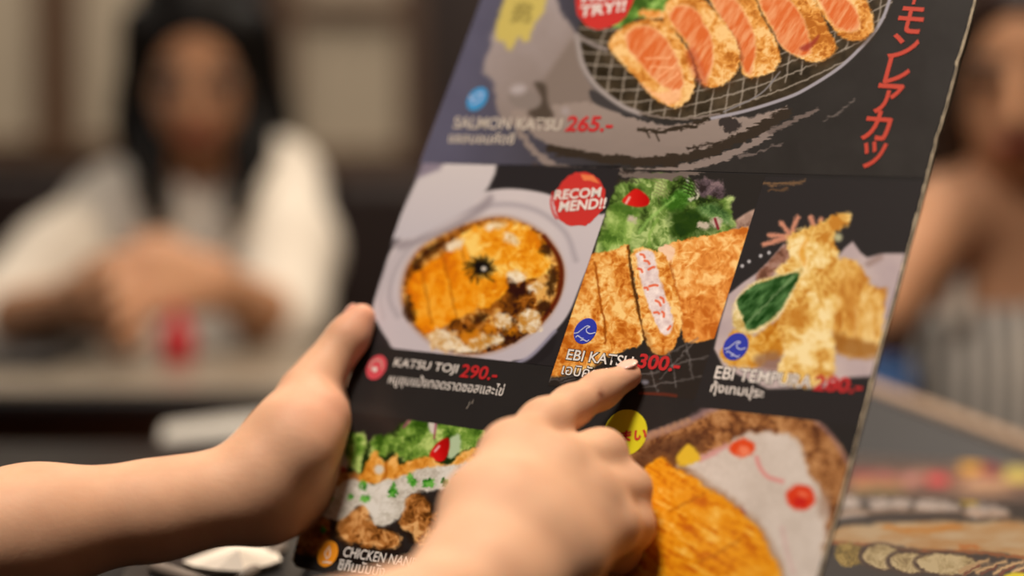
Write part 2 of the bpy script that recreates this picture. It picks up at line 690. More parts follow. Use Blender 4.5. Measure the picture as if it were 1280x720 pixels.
c = empty('dining_chair', (-0.2, 1.78, 0), 'white covered chair drawn up to the grey topped table', 'chair')
adopt(box('seat', (-0.285, 1.80, 0.43), (0.125, 2.08, 0.48), M['white_vinyl'], bevel=0.015), c)
bm = bmesh.new()
bk = []
for t in np.linspace(0, 1, 9):
    x = -0.295 + 0.41 * t
    z = 0.720 + 0.028 * math.sin(math.pi * (0.15 + 0.7 * t))
    bk.append([bm.verts.new((x, y, zz_)) for y, zz_ in ((1.755, 0.50), (1.735, z - 0.01), (1.745, z), (1.765, z), (1.775, z - 0.01), (1.795, 0.50))])
for i in range(8):
    for j in range(6):
        bm.faces.new((bk[i][j], bk[i + 1][j], bk[i + 1][(j + 1) % 6], bk[i][(j + 1) % 6]))
bm.faces.new(bk[0])
bm.faces.new(bk[-1][::-1])
bmesh.ops.recalc_face_normals(bm, faces=bm.faces)
me = bpy.data.meshes.new('backrest')
bm.to_mesh(me)
bm.free()
me.materials.append(M['white_vinyl'])
o = bpy.data.objects.new('backrest', me)
COL.objects.link(o)
adopt(o, c)
for lx in (-0.275, 0.075):
    adopt(box('leg', (lx, 1.765, 0), (lx + 0.04, 1.799, 0.56), M['chair_wood'], bevel=0.004), c)
    adopt(box('leg', (lx, 2.03, 0), (lx + 0.04, 2.07, 0.43), M['chair_wood'], bevel=0.004), c)

# ------------------------------------------------------------------ the held menu
RM = np.array([[0.75937295, -0.29595302, 0.57945192], [0.06009763, 0.91866239, 0.3904455], [-0.64787421, -0.26167007, 0.71539344]])
TM = np.array([0.0478717846, 0.000218562282, 0.975029466])


def c2w_vec(v):
    return v[0] * RIGHT - v[1] * UP + v[2] * FWD


MU = c2w_vec(RM[:, 0])
MV = -c2w_vec(RM[:, 1])
MN = -c2w_vec(RM[:, 2])
MO = CAM + c2w_vec(TM)
menu = bpy.data.objects.new('menu', None)
COL.objects.link(menu)
menu.empty_display_size = 0.1
menu.matrix_world = Matrix(((MU[0], MV[0], MN[0], MO[0]), (MU[1], MV[1], MN[1], MO[1]), (MU[2], MV[2], MN[2], MO[2]), (0, 0, 0, 1)))
tag(menu, 'large black photo menu of fried cutlet dishes, held up by two hands', 'menu')


def uv(px, py):
    """photo position -> position on the printed face (x right, y up)"""
    px = np.asarray(px, float)
    py = np.asarray(py, float)
    r = np.stack([(px - 640) / F, (py - 360) / F, np.ones_like(px)], -1)
    n = RM[:, 2]
    s = (n @ TM) / (r @ n)
    q = (r * s[..., None] - TM) @ RM
    return np.stack([q[..., 0], -q[..., 1]], -1)


def photo_px(U):
    """inverse of uv for arrays (...,2)"""
    P = TM + U[..., :1] * RM[:, 0] - U[..., 1:2] * RM[:, 1]
    return 640 + F * P[..., 0] / P[..., 2], 360 + F * P[..., 1] / P[..., 2]


def depth_at(px, py):
    r = np.array([(px - 640) / F, (py - 360) / F, 1.0])
    n = RM[:, 2]
    return float((n @ TM) / (r @ n))


LE = smooth_line([(601, 1), (580, 58), (559, 114), (525, 203), (490, 302), (462, 392), (432, 486), (399, 582), (378, 654), (366, 697)], 3)
LEU = uv(LE[:, 0], LE[:, 1])
HB, HT = -0.1555, 0.2645     # bottom and top of the board (height 0.42)


def left_u(v):
    o = np.argsort(LEU[:, 1])
    return np.interp(v, LEU[o, 1], LEU[o, 0])


def right_u(v):
    return 0.1485 + 0.0002 * np.sin(v * 61) + 0.00012 * np.sin(v * 140 + 1) - 0.0006 * np.exp(-((v - 0.081) / 0.003) ** 2) - 0.0005 * np.exp(-((v - 0.118) / 0.003) ** 2)


vv = np.linspace(HB, HT, 90)
outl = [(left_u(v), v) for v in vv[::-1]] + [(left_u(HB) + 0.004, HB - 0.003), (0, HB - 0.003), (0.145, HB - 0.003)] + [(right_u(v), v) for v in vv] + [(0.145, HT + 0.003), (0, HT + 0.003), (left_u(HT) + 0.004, HT + 0.003)]
TH = 0.0018
nO = len(outl)
V = [(x, y, 0.0) for x, y in outl] + [(x, y, -TH) for x, y in outl]
brd = mesh_obj('board', V, [list(range(nO)), list(range(2 * nO - 1, nO - 1, -1))] + [(i, i + nO, (i + 1) % nO + nO, (i + 1) % nO) for i in range(nO)], M['board_black'], menu)
brd.data.materials.append(M['back'])
brd.data.materials.append(M['board_edge'])
for i, p in enumerate(brd.data.polygons):
    p.material_index = 0 if i == 0 else (1 if i == 1 else 2)
# bare worn rim where the print has rubbed off along the right side and lower left corner


def rim_strip(name, pts_out, wid):
    pts_out = np.array(pts_out)
    V = []
    for i, (x, y) in enumerate(pts_out):
        V.append((x, y, 0.00012))
        V.append((x + wid[i], y, 0.00012))
    return mesh_obj(name, V, [(2 * i, 2 * i + 1, 2 * i + 3, 2 * i + 2) for i in range(len(pts_out) - 1)], M['board_edge'], menu)


rv = np.linspace(HB, HT, 220)
rim_strip('worn_edge', [(right_u(v), v) for v in rv], [-(0.0002 + 0.0008 * fbm(np.array([v * 300]), np.array([0.3]))[0] ** 2 * 2) for v in rv])
rv = np.linspace(HB, HB + 0.028, 40)
rim_strip('worn_edge', [(left_u(v), v) for v in rv], [0.0004 + 0.0024 * max(0, fbm(np.array([v * 420]), np.array([2.3]))[0] - 0.3) for v in rv])

GAIN = 1.0
INK_OFF = 0.011


def ink(c):
    """print colour (sRGB as seen) -> linear reflectance"""
    return np.clip(lin(np.clip(c, 0, 255)) * GAIN - INK_OFF, 0.002, 0.95)


def sheet(name, left, right, y_t, y_b, ns, nt, base, painter, z=0.00015, parent=None):
    """flat picture: left / right are functions t->(u,v) in print space"""
    t = np.linspace(0, 1, nt)
    s = np.linspace(0, 1, ns)
    A = np.array([left(k) for k in t])
    B = np.array([right(k) for k in t])
    U = A[:, None, :] * (1 - s[None, :, None]) + B[:, None, :] * s[None, :, None]
    X, Y = photo_px(U)
    cv = Canvas(X, Y, base)
    painter(cv)
    V = np.zeros((nt, ns, 3))
    V[..., :2] = U
    V[..., 2] = z
    i = np.arange(nt * ns).reshape(nt, ns)
    Q = np.stack([i[1:, :-1], i[1:, 1:], i[:-1, 1:], i[:-1, :-1]], -1).reshape(-1, 4)
    return fast_mesh(name, V.reshape(-1, 3), Q, M['print'], parent or menu, False, ink(cv.C).reshape(-1, 3))


def edge_fn(a, b):
    a = uv(*a)
    b = uv(*b)
    return lambda t: a * (1 - t) + b * t


def left_fn(py_t, py_b, px=None):
    """follow the menu's left edge between two v values"""
    return lambda t: np.array([left_u(py_t * (1 - t) + py_b * t), py_t * (1 - t) + py_b * t])


def right_fn(v0, v1, inset=0.0012):
    return lambda t: np.array([right_u(v0 * (1 - t) + v1 * t) - inset, v0 * (1 - t) + v1 * t])


# ---- picture 1: salmon cutlet on a wire rack ---------------------------------
def paint_salmon(c):
    X, Y = c.X, c.Y
    t = np.clip((X - 560 - (200 - Y) * 0.2) / 230, 0, 1)[..., None]
    c.C[:] = np.array((92, 90, 108.)) * (1 - t) + np.array((55, 52, 50.)) * t
    c.C += ((fbm(X / 30, Y / 30, 2) - 0.5) * 8)[..., None]
    grey = lambda x, y: mixc((158, 146, 144), (132, 119, 112), ((x - 620) * 0.6 + (y - 40) * 0.9) / 140 + (fbm(x / 20, y / 20, 3) - .5) * .4)
    c.poly([(603, 88), (612, 60), (616, 40), (632, 18), (640, -30), (692, -30), (698, 8), (712, 28), (722, 48), (728, 80), (742, 110), (775, 138), (760, 160), (700, 160), (640, 158), (622, 138), (618, 110), (613, 98), (606, 92)], grey, 3, (1.5, 8))
    c.poly([(718, 50), (728, 85), (740, 112), (750, 130), (700, 135), (672, 120), (690, 85), (706, 62)], (128, 115, 107), 4)
    # pale swoosh below the rack
    sw = lambda x, y: mixc((148, 134, 126), (136, 123, 116), (y - 140) / 55 + (fbm(x / 30, y / 12, 8) - .5) * .5)
    c.poly([(640, 140), (690, 132), (740, 128), (790, 148), (850, 156), (905, 146), (938, 146), (985, 134), (968, 148), (940, 162), (912, 178), (880, 192), (830, 200), (770, 198), (715, 192), (680, 178), (655, 160)], sw, 1.5, (2.0, 6))
    c.line([(690, 186), (740, 196), (800, 202), (860, 197), (905, 182), (948, 162), (985, 140)], 13, (60, 52, 45), 1.0, (1.6, 5), ragged=9, seed=3)
    c.line([(648, 160), (668, 190), (700, 210), (760, 216), (830, 214), (880, 204), (925, 188), (960, 168)], 10, (136, 123, 117), 1.0, (1.6, 6), ragged=6, seed=6)
    c.line([(962, 166), (990, 152), (1022, 137)], 6, (112, 100, 95), 1.0, (1.5, 5), ragged=6, seed=8)
    c.line([(1030, 150), (1050, 140), (1068, 126)], 3, (100, 92, 88), 1.0, (1.5, 5), ragged=5, seed=9)
    c.line([(925, 196), (950, 190), (975, 180)], 4, (104, 94, 90), 1, (1.5, 5), ragged=6, seed=12)
    c.line([(799, 161), (828, 164), (860, 158), (888, 148)], 6, (60, 52, 44), 1.0, (1.5, 4), ragged=6, seed=14)
    c.line([(806, 160), (812, 172)], 2, (60, 52, 44), 1)
    c.line([(818, 163), (824, 176)], 2, (60, 52, 44), 1)
    c.line([(860, 186), (880, 182), (900, 178)], 4, (58, 50, 44), 1, (1.2, 4), ragged=4, seed=15)
    c.poly([(900, 150), (918, 146), (926, 158), (914, 168), (904, 162)], (62, 56, 54), 1, (2.5, 4))
    c.line([(668, 205), (700, 228), (740, 240)], 7, (84, 75, 74), 1.5, (2, 6), ragged=8, seed=20)
    # bottle cap
    c.poly([(668, 104), (682, 106), (685, 128), (692, 146), (672, 150), (660, 140), (676, 124)], (82, 72, 64), 3)
    c.ell(656, 124, 21, 13, 12, (132, 121, 115), 3)
    c.ell(648, 112, 10, 6, -10, (172, 162, 162), 4)
    c.ell(707, 139, 5, 5, 0, (160, 148, 146), 3)
    # wire rack
    rack = [(721, 46), (727, 80), (745, 108), (775, 132), (812, 146), (862, 150), (925, 141), (985, 123), (1040, 93), (1080, 59), (1106, 24), (1119, -12), (1119, -60), (760, -60), (735, 8)]
    c.poly([(738, 112), (742, 128), (770, 140), (812, 150), (790, 138), (760, 122)], (70, 66, 66), 1.5)
    rk = lambda x, y: mixc((48, 42, 34), (88, 76, 60), fbm(x / 18, y / 18, 5) * 1.3 - .2)
    c.poly(rack, rk, 1.5)
    keep = c.C.copy()
    for k in range(-6, 26):
        y0 = 20 + k * 15
        c.line([(715, y0), (800, y0 + 2), (900, y0 - 18), (1000, y0 - 52), (1120, y0 - 110)], 1.9, (162, 152, 140), 1.1, (0.8, 6), alpha=0.85 if 0 <= y0 < 260 else 0)
    for k in range(0, 26):
        x0 = 735 + k * 19
        yb = 144 if x0 < 900 else 144 - (x0 - 900) * 0.55
        c.line([(x0 + 22, yb - 110), (x0 + 10, yb - 60), (x0, yb + 4)], 1.9, (160, 150, 138), 1.1, (0.8, 6), alpha=0.85)
    c.C = np.where(c.inside(rack)[..., None], c.C, keep)
    c.line([(722, 44), (724, 62), (730, 84), (747, 109), (777, 132), (800, 142)], 6, (158, 149, 146), 1.8)
    c.line([(724, 46), (742, 56), (758, 62)], 5, (140, 130, 126), 1.8)
    c.line([(800, 142), (850, 149), (900, 143)], 3, (128, 116, 108), 1.2, (1, 6), ragged=3)
    c.line([(890, 148), (935, 138), (985, 122), (1010, 110), (1042, 90), (1064, 72), (1090, 44), (1106, 18), (1118, -20)], 4.2, (158, 154, 162), 1.0)
    c.line([(905, 140), (950, 118), (975, 90)], 2, (130, 126, 128), 1)
    # greens behind
    c.poly([(765, 34), (778, 10), (795, -20), (850, -30), (850, 0), (835, 18), (800, 24), (780, 34)], leafy((62, 92, 40), (108, 150, 66), (160, 195, 110), 7, 4), 2.5, (2, 6))
    # five cutlet slices
    crust = crumb((176, 104, 42), (220, 152, 74), (240, 198, 134), 6, 3)

    def flesh(x, y):
        f = fbm((x + y * 0.6) / 5, (y - x * 0.5) / 22, 6, 3)
        return mixc((212, 108, 56), (228, 156, 108), (f - 0.35) * 2.4)
    for out, inn in (
        ([(1008, -30), (1060, -30), (1086, 6), (1092, 36), (1074, 52), (1052, 46), (1032, 24), (1015, 0)], [(1022, -12), (1050, -8), (1070, 14), (1072, 36), (1050, 36), (1034, 18)]),
        ([(945, -20), (1000, -20), (1022, 8), (1036, 38), (1046, 62), (1024, 78), (1000, 73), (980, 60), (966, 38), (950, 10)], [(952, 0), (984, 0), (1002, 22), (1010, 46), (1012, 66), (994, 68), (976, 55), (964, 30)]),
        ([(886, -20), (932, -20), (952, 18), (968, 46), (976, 72), (966, 90), (940, 98), (928, 90), (920, 60), (904, 30), (890, 5)], [(892, -4), (918, 0), (936, 28), (944, 58), (938, 92), (926, 78), (916, 46), (900, 20)]),
        ([(828, 18), (840, -4), (868, -10), (892, 12), (908, 32), (922, 55), (924, 80), (912, 102), (886, 110), (875, 98), (866, 70), (850, 45), (834, 34)], [(838, 18), (852, 8), (870, 14), (882, 34), (890, 54), (890, 82), (882, 98), (872, 76), (858, 50), (844, 34)]),
        ([(761, 52), (778, 34), (796, 27), (814, 24), (834, 30), (850, 48), (863, 70), (869, 95), (866, 118), (852, 132), (838, 134), (816, 121), (798, 100), (778, 80), (764, 64)], [(784, 44), (800, 34), (820, 38), (838, 58), (849, 82), (854, 104), (844, 114), (822, 102), (802, 80), (786, 60)])):
        P = np.array(out, float)
        c.poly(P + (2, 5), (66, 48, 32), 4, (1, 6), alpha=0.6)
        c.poly(P, crust, 1.6, (1.2, 4))
        Q = np.array(inn, float)
        c.poly(Q + (Q - Q.mean(0)) * 0.06, (242, 200, 152), 2.5, (1.0, 5), alpha=0.8)
        c.poly(Q, flesh, 2.2, (1.0, 5))
    for a, b2 in (((806, 74), (838, 72)), ((812, 84), (842, 84)), ((820, 100), (845, 80)), ((828, 108), (848, 92))):
        c.line([a, b2], 1.6, (250, 196, 150), 1.5, (1, 5), alpha=0.7)
    c.poly([(800, 104), (822, 116), (846, 112), (852, 122), (838, 131), (820, 122)], (246, 190, 146), 2.5, (1, 5), alpha=.8)
    c.ell(815, 18, 17, 6, 8, crumb((190, 110, 40), (224, 150, 74), (240, 190, 130), 6, 2), 2.5, (1.5, 5))
    c.poly([(858, 66), (868, 62), (884, 100), (880, 108), (866, 92)], (186, 84, 58), 4, alpha=.6)
    c.poly([(1000, 60), (1014, 52), (1024, 44), (1020, 54), (1008, 64)], (150, 58, 50), 2, alpha=.8)
    # yellow splash
    c.poly([(636, -40), (630, 0), (620, 34), (620, 50), (631, 53), (635, 63), (640, 64), (645, 50), (650, 46), (655, 52), (661, 51), (665, 40), (669, 30), (680, 14), (690, -40)], (194, 176, 98), 2.5, (1.0, 5), sm=False)
    for x0, y0 in ((645, 6), (652, 5), (660, 6), (643, 18), (651, 17), (659, 19)):
        c.line([(x0, y0), (x0 + 4, y0 + 3), (x0 + 1, y0 + 7), (x0 - 2, y0 + 9)], 3, (122, 110, 62), 2.0, (1.5, 4), alpha=.85)


vt, vb = float(uv(900, -55)[1]), float(uv(560, 205)[1])
sheet('printed_photo_salmon', left_fn(vt, vb), right_fn(vt, vb), 0, 0, 620, 330, (60, 56, 53), paint_salmon)


# ---- picture 2: cutlet and egg in a white pot ----------------------------------
def paint_toji(c):
    X, Y = c.X, c.Y
    c.C[:] = (50, 47, 48)
    white = lambda x, y: mixc((202, 193, 194), (186, 178, 186), (y - 230) / 260 + (fbm(x / 40, y / 40, 1) - .5) * .5)
    c.poly([(466, 386), (478, 345), (494, 306), (540, 264), (590, 244), (634, 236), (682, 242), (722, 258), (752, 268), (775, 262), (735, 335), (712, 390), (690, 418), (662, 446), (636, 462), (560, 466), (498, 440), (484, 424), (472, 404)], white, 1.6)
    c.poly([(640, 452), (664, 446), (694, 414), (690, 440), (660, 462), (636, 466)], (46, 43, 44), 1.5)
    c.line([(694, 414), (664, 445), (640, 456)], 4, (150, 146, 165), 2)
    # inner recess of the pot
    c.line([(497, 395), (487, 372), (494, 338), (520, 302), (566, 270), (620, 256), (668, 262), (706, 290), (720, 325)], 5, (166, 158, 164), 4)
    c.line([(480, 398), (476, 372), (486, 334), (512, 296)], 3, (176, 168, 174), 3)
    food = [(503, 365), (510, 333), (533, 305), (575, 283), (619, 272), (650, 277), (680, 294), (698, 319), (704, 345), (697, 374), (681, 400), (655, 421), (620, 438), (579, 443), (545, 431), (520, 410), (507, 388)]
    P = np.array(food, float)
    c.poly(P + (P - P.mean(0)) * 0.035, (176, 150, 138), 3)
    base = crumb((58, 34, 20), (150, 88, 34), (222, 170, 92), 9, 13)
    c.poly(food, base, 1.5, (0.6, 6))
    c.line([(680, 296), (698, 322), (702, 348), (694, 378), (668, 412)], 6, (96, 42, 18), 2)
    # egg and batter
    egg = crumb((214, 124, 22), (236, 160, 44), (246, 206, 110), 7, 17)
    c.poly([(570, 300), (600, 282), (640, 278), (672, 292), (686, 318), (688, 338), (664, 350), (640, 346), (622, 356), (600, 348), (585, 322)], egg, 2.5, (2.5, 7))
    c.poly([(598, 352), (628, 346), (634, 362), (618, 380), (600, 384), (592, 368)], egg, 2, (2, 6))
    katsu = crumb((208, 112, 14), (230, 140, 24), (240, 168, 56), 7, 23)
    c.poly([(510, 352), (538, 328), (574, 306), (584, 312), (592, 336), (598, 366), (594, 388), (572, 398), (548, 412), (530, 416), (516, 394)], katsu, 1.8, (1.5, 6))
    for L in ([(552, 318), (560, 345), (566, 372), (570, 396)], [(575, 306), (582, 328), (588, 350)], [(528, 340), (534, 372), (540, 405)]):
        c.line(L, 1.6, (150, 78, 16), 1.4, (1, 5), alpha=.8)
    # sauce, greens and whites
    for q in ((540, 312, 16, 5, -35), (522, 330, 9, 5, -50), (690, 352, 6, 20, 5), (680, 385, 10, 8, -40), (636, 424, 12, 6, -20), (512, 388, 6, 18, -8), (600, 398, 10, 5, -20), (646, 368, 10, 5, -20), (682, 312, 6, 9, -20)):
        c.ell(*q, (52, 32, 20), 3, (2.5, 5), alpha=.85)
    wh = crumb((196, 140, 62), (226, 204, 166), (244, 236, 216), 6, 29)
    for q in ((556, 426, 22, 14, 15), (600, 428, 14, 10, -10), (630, 402, 12, 10, 20), (662, 402, 17, 16, -10), (640, 300, 12, 6, 30), (568, 306, 12, 6, -20), (645, 345, 12, 9, 10), (668, 360, 9, 6, 0), (578, 436, 20, 6, 5), (620, 425, 10, 8, 0), (620, 283, 14, 4, -5)):
        c.ell(*q, wh, 2.5, (2.5, 6), alpha=.92)
    for q in ((588, 420, 14, 7, -10), (612, 412, 8, 6, 0), (640, 414, 8, 5, -20)):
        c.ell(*q, (206, 128, 34), 2.5, (2.5, 5), alpha=.8)
    # shredded seaweed
    for k in range(26):
        a = k * 2.4
        r = 11 + (k * 7 % 11)
        c.line([(603, 336), (603 + r * .6 * math.cos(a + .2), 336 + r * .5 * math.sin(a + .2)), (603 + r * 1.15 * math.cos(a), 336 + r * .95 * math.sin(a))], 2.2, (42, 36, 24), 1.2, alpha=.8)
    c.ell(603, 334, 11, 9, 0, (34, 30, 22), 3, (2, 4))
    c.ell(605, 336, 3.2, 2.8, 0, (214, 206, 196), 1.6)
    # tilted lid
    c.poly([(490, 302), (520, 299), (560, 282), (590, 264), (612, 244), (616, 252), (600, 268), (560, 290), (520, 306), (500, 312)], (150, 141, 146), 4, alpha=.9)
    lid = lambda x, y: mixc((202, 194, 194), (190, 184, 190), (y - 205) / 90)
    c.poly([(500, 270), (524, 218), (556, 204), (558, 190), (640, 190), (621, 206), (619, 217), (611, 234), (600, 248), (584, 262), (560, 276), (538, 288), (515, 297), (488, 300)], lid, 2.0, sm=False)
    c.poly([(520, 224), (530, 196), (556, 196), (550, 212), (534, 218)], (134, 124, 138), 3, sm=False)


v0, v1 = float(uv(560, 205)[1]) - 0.0001, float(uv(498, 436)[1])
aR0, aR1 = uv(777, 207), uv(692, 458)
sheet('printed_photo_cutlet_and_egg_pot', left_fn(v0, v1), lambda t: aR0 * (1 - t) + aR1 * t, 0, 0, 330, 330, (50, 47, 48), paint_toji)


# ---- picture 3: shrimp cutlet with salad ---------------------------------------
def paint_ebi(c):
    X, Y = c.X, c.Y
    c.C[:] = (50, 47, 45)
    c.poly([(912, 282), (945, 262), (930, 300), (905, 305)], crumb((120, 92, 80), (160, 132, 118), (178, 150, 136), 8, 2), 1.5)
    c.poly([(868, 228), (892, 224), (906, 236), (904, 250), (880, 252), (870, 244)], leafy((54, 46, 46), (92, 78, 84), (132, 112, 116), 7, 3), 3, (3, 6))
    green = leafy((40, 52, 26), (98, 128, 60), (174, 196, 124), 11, 5)
    c.poly([(740, 330), (757, 270), (768, 236), (788, 224), (816, 218), (852, 218), (864, 226), (870, 244), (884, 246), (900, 250), (916, 246), (914, 262), (918, 284), (902, 296), (870, 300), (846, 312), (824, 330), (790, 330)], green, 2, (2.5, 8))
    c.poly([(760, 262), (775, 252), (792, 258), (800, 276), (790, 300), (770, 314), (750, 318)], leafy((70, 104, 40), (120, 156, 70), (180, 204, 122), 9, 15), 5, (3, 8), alpha=.9)
    c.poly([(830, 252), (850, 236), (864, 226), (868, 242), (852, 262), (834, 262)], leafy((60, 104, 36), (92, 146, 62), (140, 184, 100), 9, 25), 3, (2, 7), alpha=.9)
    c.poly([(842, 266), (866, 262), (880, 268), (896, 278), (892, 290), (864, 296), (846, 300), (838, 284)], (40, 62, 26), 6, (3, 8), alpha=.9)
    c.poly([(874, 258), (894, 256), (910, 266), (914, 282), (896, 274), (876, 268)], leafy((60, 92, 50), (104, 140, 82), (160, 182, 136), 8, 35), 3, (2, 6), alpha=.9)
    c.line([(862, 250), (872, 246), (872, 238)], 3, (190, 190, 168), 1.5, (1, 4))
    c.line([(858, 218), (860, 228)], 3, (168, 168, 160), 1.5)
    c.line([(800, 290), (812, 274), (826, 262), (842, 248)], 3, (148, 192, 100), 2, (1, 5), alpha=.8)
    c.line([(812, 306), (814, 290), (822, 274)], 3, (120, 160, 70), 2, (1, 5), alpha=.8)
    for q in ((790, 274, 6, 4, 30), (880, 282, 8, 5, 10), (896, 278, 8, 6, -20)):
        c.ell(*q, (190, 178, 160), 2, (1.5, 4))
    c.line([(894, 274), (898, 286)], 3, (128, 40, 52), 1.2)
    tom = lambda x, y: mixc((214, 46, 40), (178, 26, 26), (x - 782) / 34)
    c.poly([(778, 251), (785, 243), (795, 236), (806, 242), (812, 250), (809, 257), (797, 259), (784, 256)], tom, 1.2)
    c.line([(783, 254), (787, 247)], 3, (226, 170, 160), 1.2)
    # cutlet slabs
    g = crumb((182, 98, 34), (222, 148, 66), (246, 206, 132), 6.5, 7)
    g2 = crumb((190, 104, 40), (226, 150, 72), (248, 204, 132), 8, 9)
    c.poly([(735, 318), (747, 316), (745, 332), (750, 365), (755, 390), (757, 410), (757, 448), (760, 462), (690, 474), (660, 474)], g, 1.2, (.8, 4), sm=False)
    c.poly([(744, 322), (750, 316), (770, 312), (785, 305), (788, 318), (789, 343), (796, 377), (804, 409), (802, 430), (784, 437), (757, 445), (757, 410), (752, 384), (746, 350)], g, 1.2, (1.0, 4))
    c.line([(744, 328), (747, 352), (752, 384), (756, 404), (757, 430)], 2.2, (150, 76, 24), 1.2, (.8, 5))
    c.line([(786, 308), (789, 340), (795, 374), (803, 408), (806, 424)], 3, (86, 50, 22), 1.4, (.8, 5))
    c.poly([(824, 312), (846, 302), (874, 296), (900, 291), (930, 284), (936, 290), (926, 325), (916, 356), (906, 392), (898, 420), (876, 427), (856, 427), (850, 402), (844, 370), (838, 338)], g2, 1.2, (1.4, 4))
    c.poly([(824, 310), (836, 305), (844, 312), (840, 326), (830, 324)], (240, 206, 184), 1.6, (1.0, 4), alpha=.8)
    c.line([(838, 330), (842, 352), (848, 380), (851, 404)], 4, (160, 84, 30), 2, (1, 5), alpha=.8)
    c.poly([(789, 318), (801, 309), (818, 313), (831, 319), (840, 343), (849, 377), (853, 401), (847, 424), (838, 440), (818, 442), (806, 418), (798, 377), (792, 343)], g, 1.2, (1.0, 4))
    flesh = lambda x, y: mixc((212, 190, 190), (246, 234, 230), fbm(x / 6, y / 6, 3) * 1.6 - .3)
    c.poly([(796, 316), (806, 313), (817, 317), (822, 335), (828, 359), (838, 386), (842, 406), (833, 420), (822, 407), (811, 382), (803, 356), (797, 328)], flesh, 1.6, (1.0, 5))
    for x0, y0, x1, y1 in ((806, 326, 812, 330), (798, 336, 803, 340), (811, 337, 818, 334), (812, 358, 822, 357), (806, 360, 810, 362), (820, 376, 826, 382), (828, 390, 830, 396), (835, 412, 838, 408), (826, 372, 830, 378), (818, 391, 824, 392), (801, 318, 806, 322)):
        c.line([(x0, y0), ((x0 + x1) / 2 + 1, (y0 + y1) / 2 - 1), (x1, y1)], 2.6, (228, 92, 54), 1.1, alpha=.9)
    c.line([(807, 416), (818, 440), (836, 440)], 5, (150, 82, 30), 3, alpha=.5)
    # rack below the slabs
    c.poly([(660, 480), (690, 472), (735, 463), (757, 449), (800, 440), (810, 448), (840, 446), (852, 430), (880, 430), (900, 422), (905, 500), (680, 500)], (52, 47, 44), 2.5, (1, 5), sm=False)
    for L in ([(806, 452), (830, 446), (858, 430), (874, 424)], [(800, 470), (830, 462), (862, 450), (892, 446)], [(802, 484), (840, 478), (876, 470)], [(812, 446), (816, 470), (822, 490)], [(836, 440), (842, 462), (846, 484)], [(858, 432), (862, 450), (868, 474)], [(826, 474), (846, 452), (866, 430)], [(688, 476), (700, 474), (720, 469), (740, 466)], [(690, 470), (686, 477)], [(700, 478), (718, 474)]):
        c.line(L, 1.9, (126, 121, 120), 1.3, (1.6, 7), alpha=.6, ragged=2.0)
    c.ell(806, 478, 5, 3, 0, (120, 118, 128), 2)
    c.line([(800, 492), (830, 493), (845, 495)], 3, (110, 52, 40), 2)
    # brush marks of the picture above crossing the top of the salad
    c.line([(760, 214), (800, 219), (850, 218), (900, 206), (930, 196)], 9, (112, 101, 95), 1.0, (1.6, 6), ragged=6, seed=6)
    for k in range(30):
        x0 = 790 + (k * 37) % 75
        y0 = 222 + (k * 13) % 22
        c.line([(x0, y0), (x0 + 7, y0 + 2), (x0 + 10, y0 + 6)], 1.2, (132, 136, 92) if k % 2 else (38, 44, 24), .8, alpha=.7)
    for k in range(14):
        x0 = 752 + (k * 17) % 40
        y0 = 214 + (k * 11) % 22
        c.line([(x0, y0), (x0 + 5, y0 + 3)], 2.2, (56, 48, 44), .9, (1.2, 3), alpha=.8)


eL0, eL1 = uv(775.5, 211), uv(685, 482)
eR0, eR1 = uv(957, 219), uv(869, 500)
sheet('printed_photo_shrimp_cutlet', lambda t: eL0 * (1 - t) + eL1 * t, lambda t: eR0 * (1 - t) + eR1 * t, 0, 0, 330, 430, (46, 43, 40), paint_ebi, 0.00016)


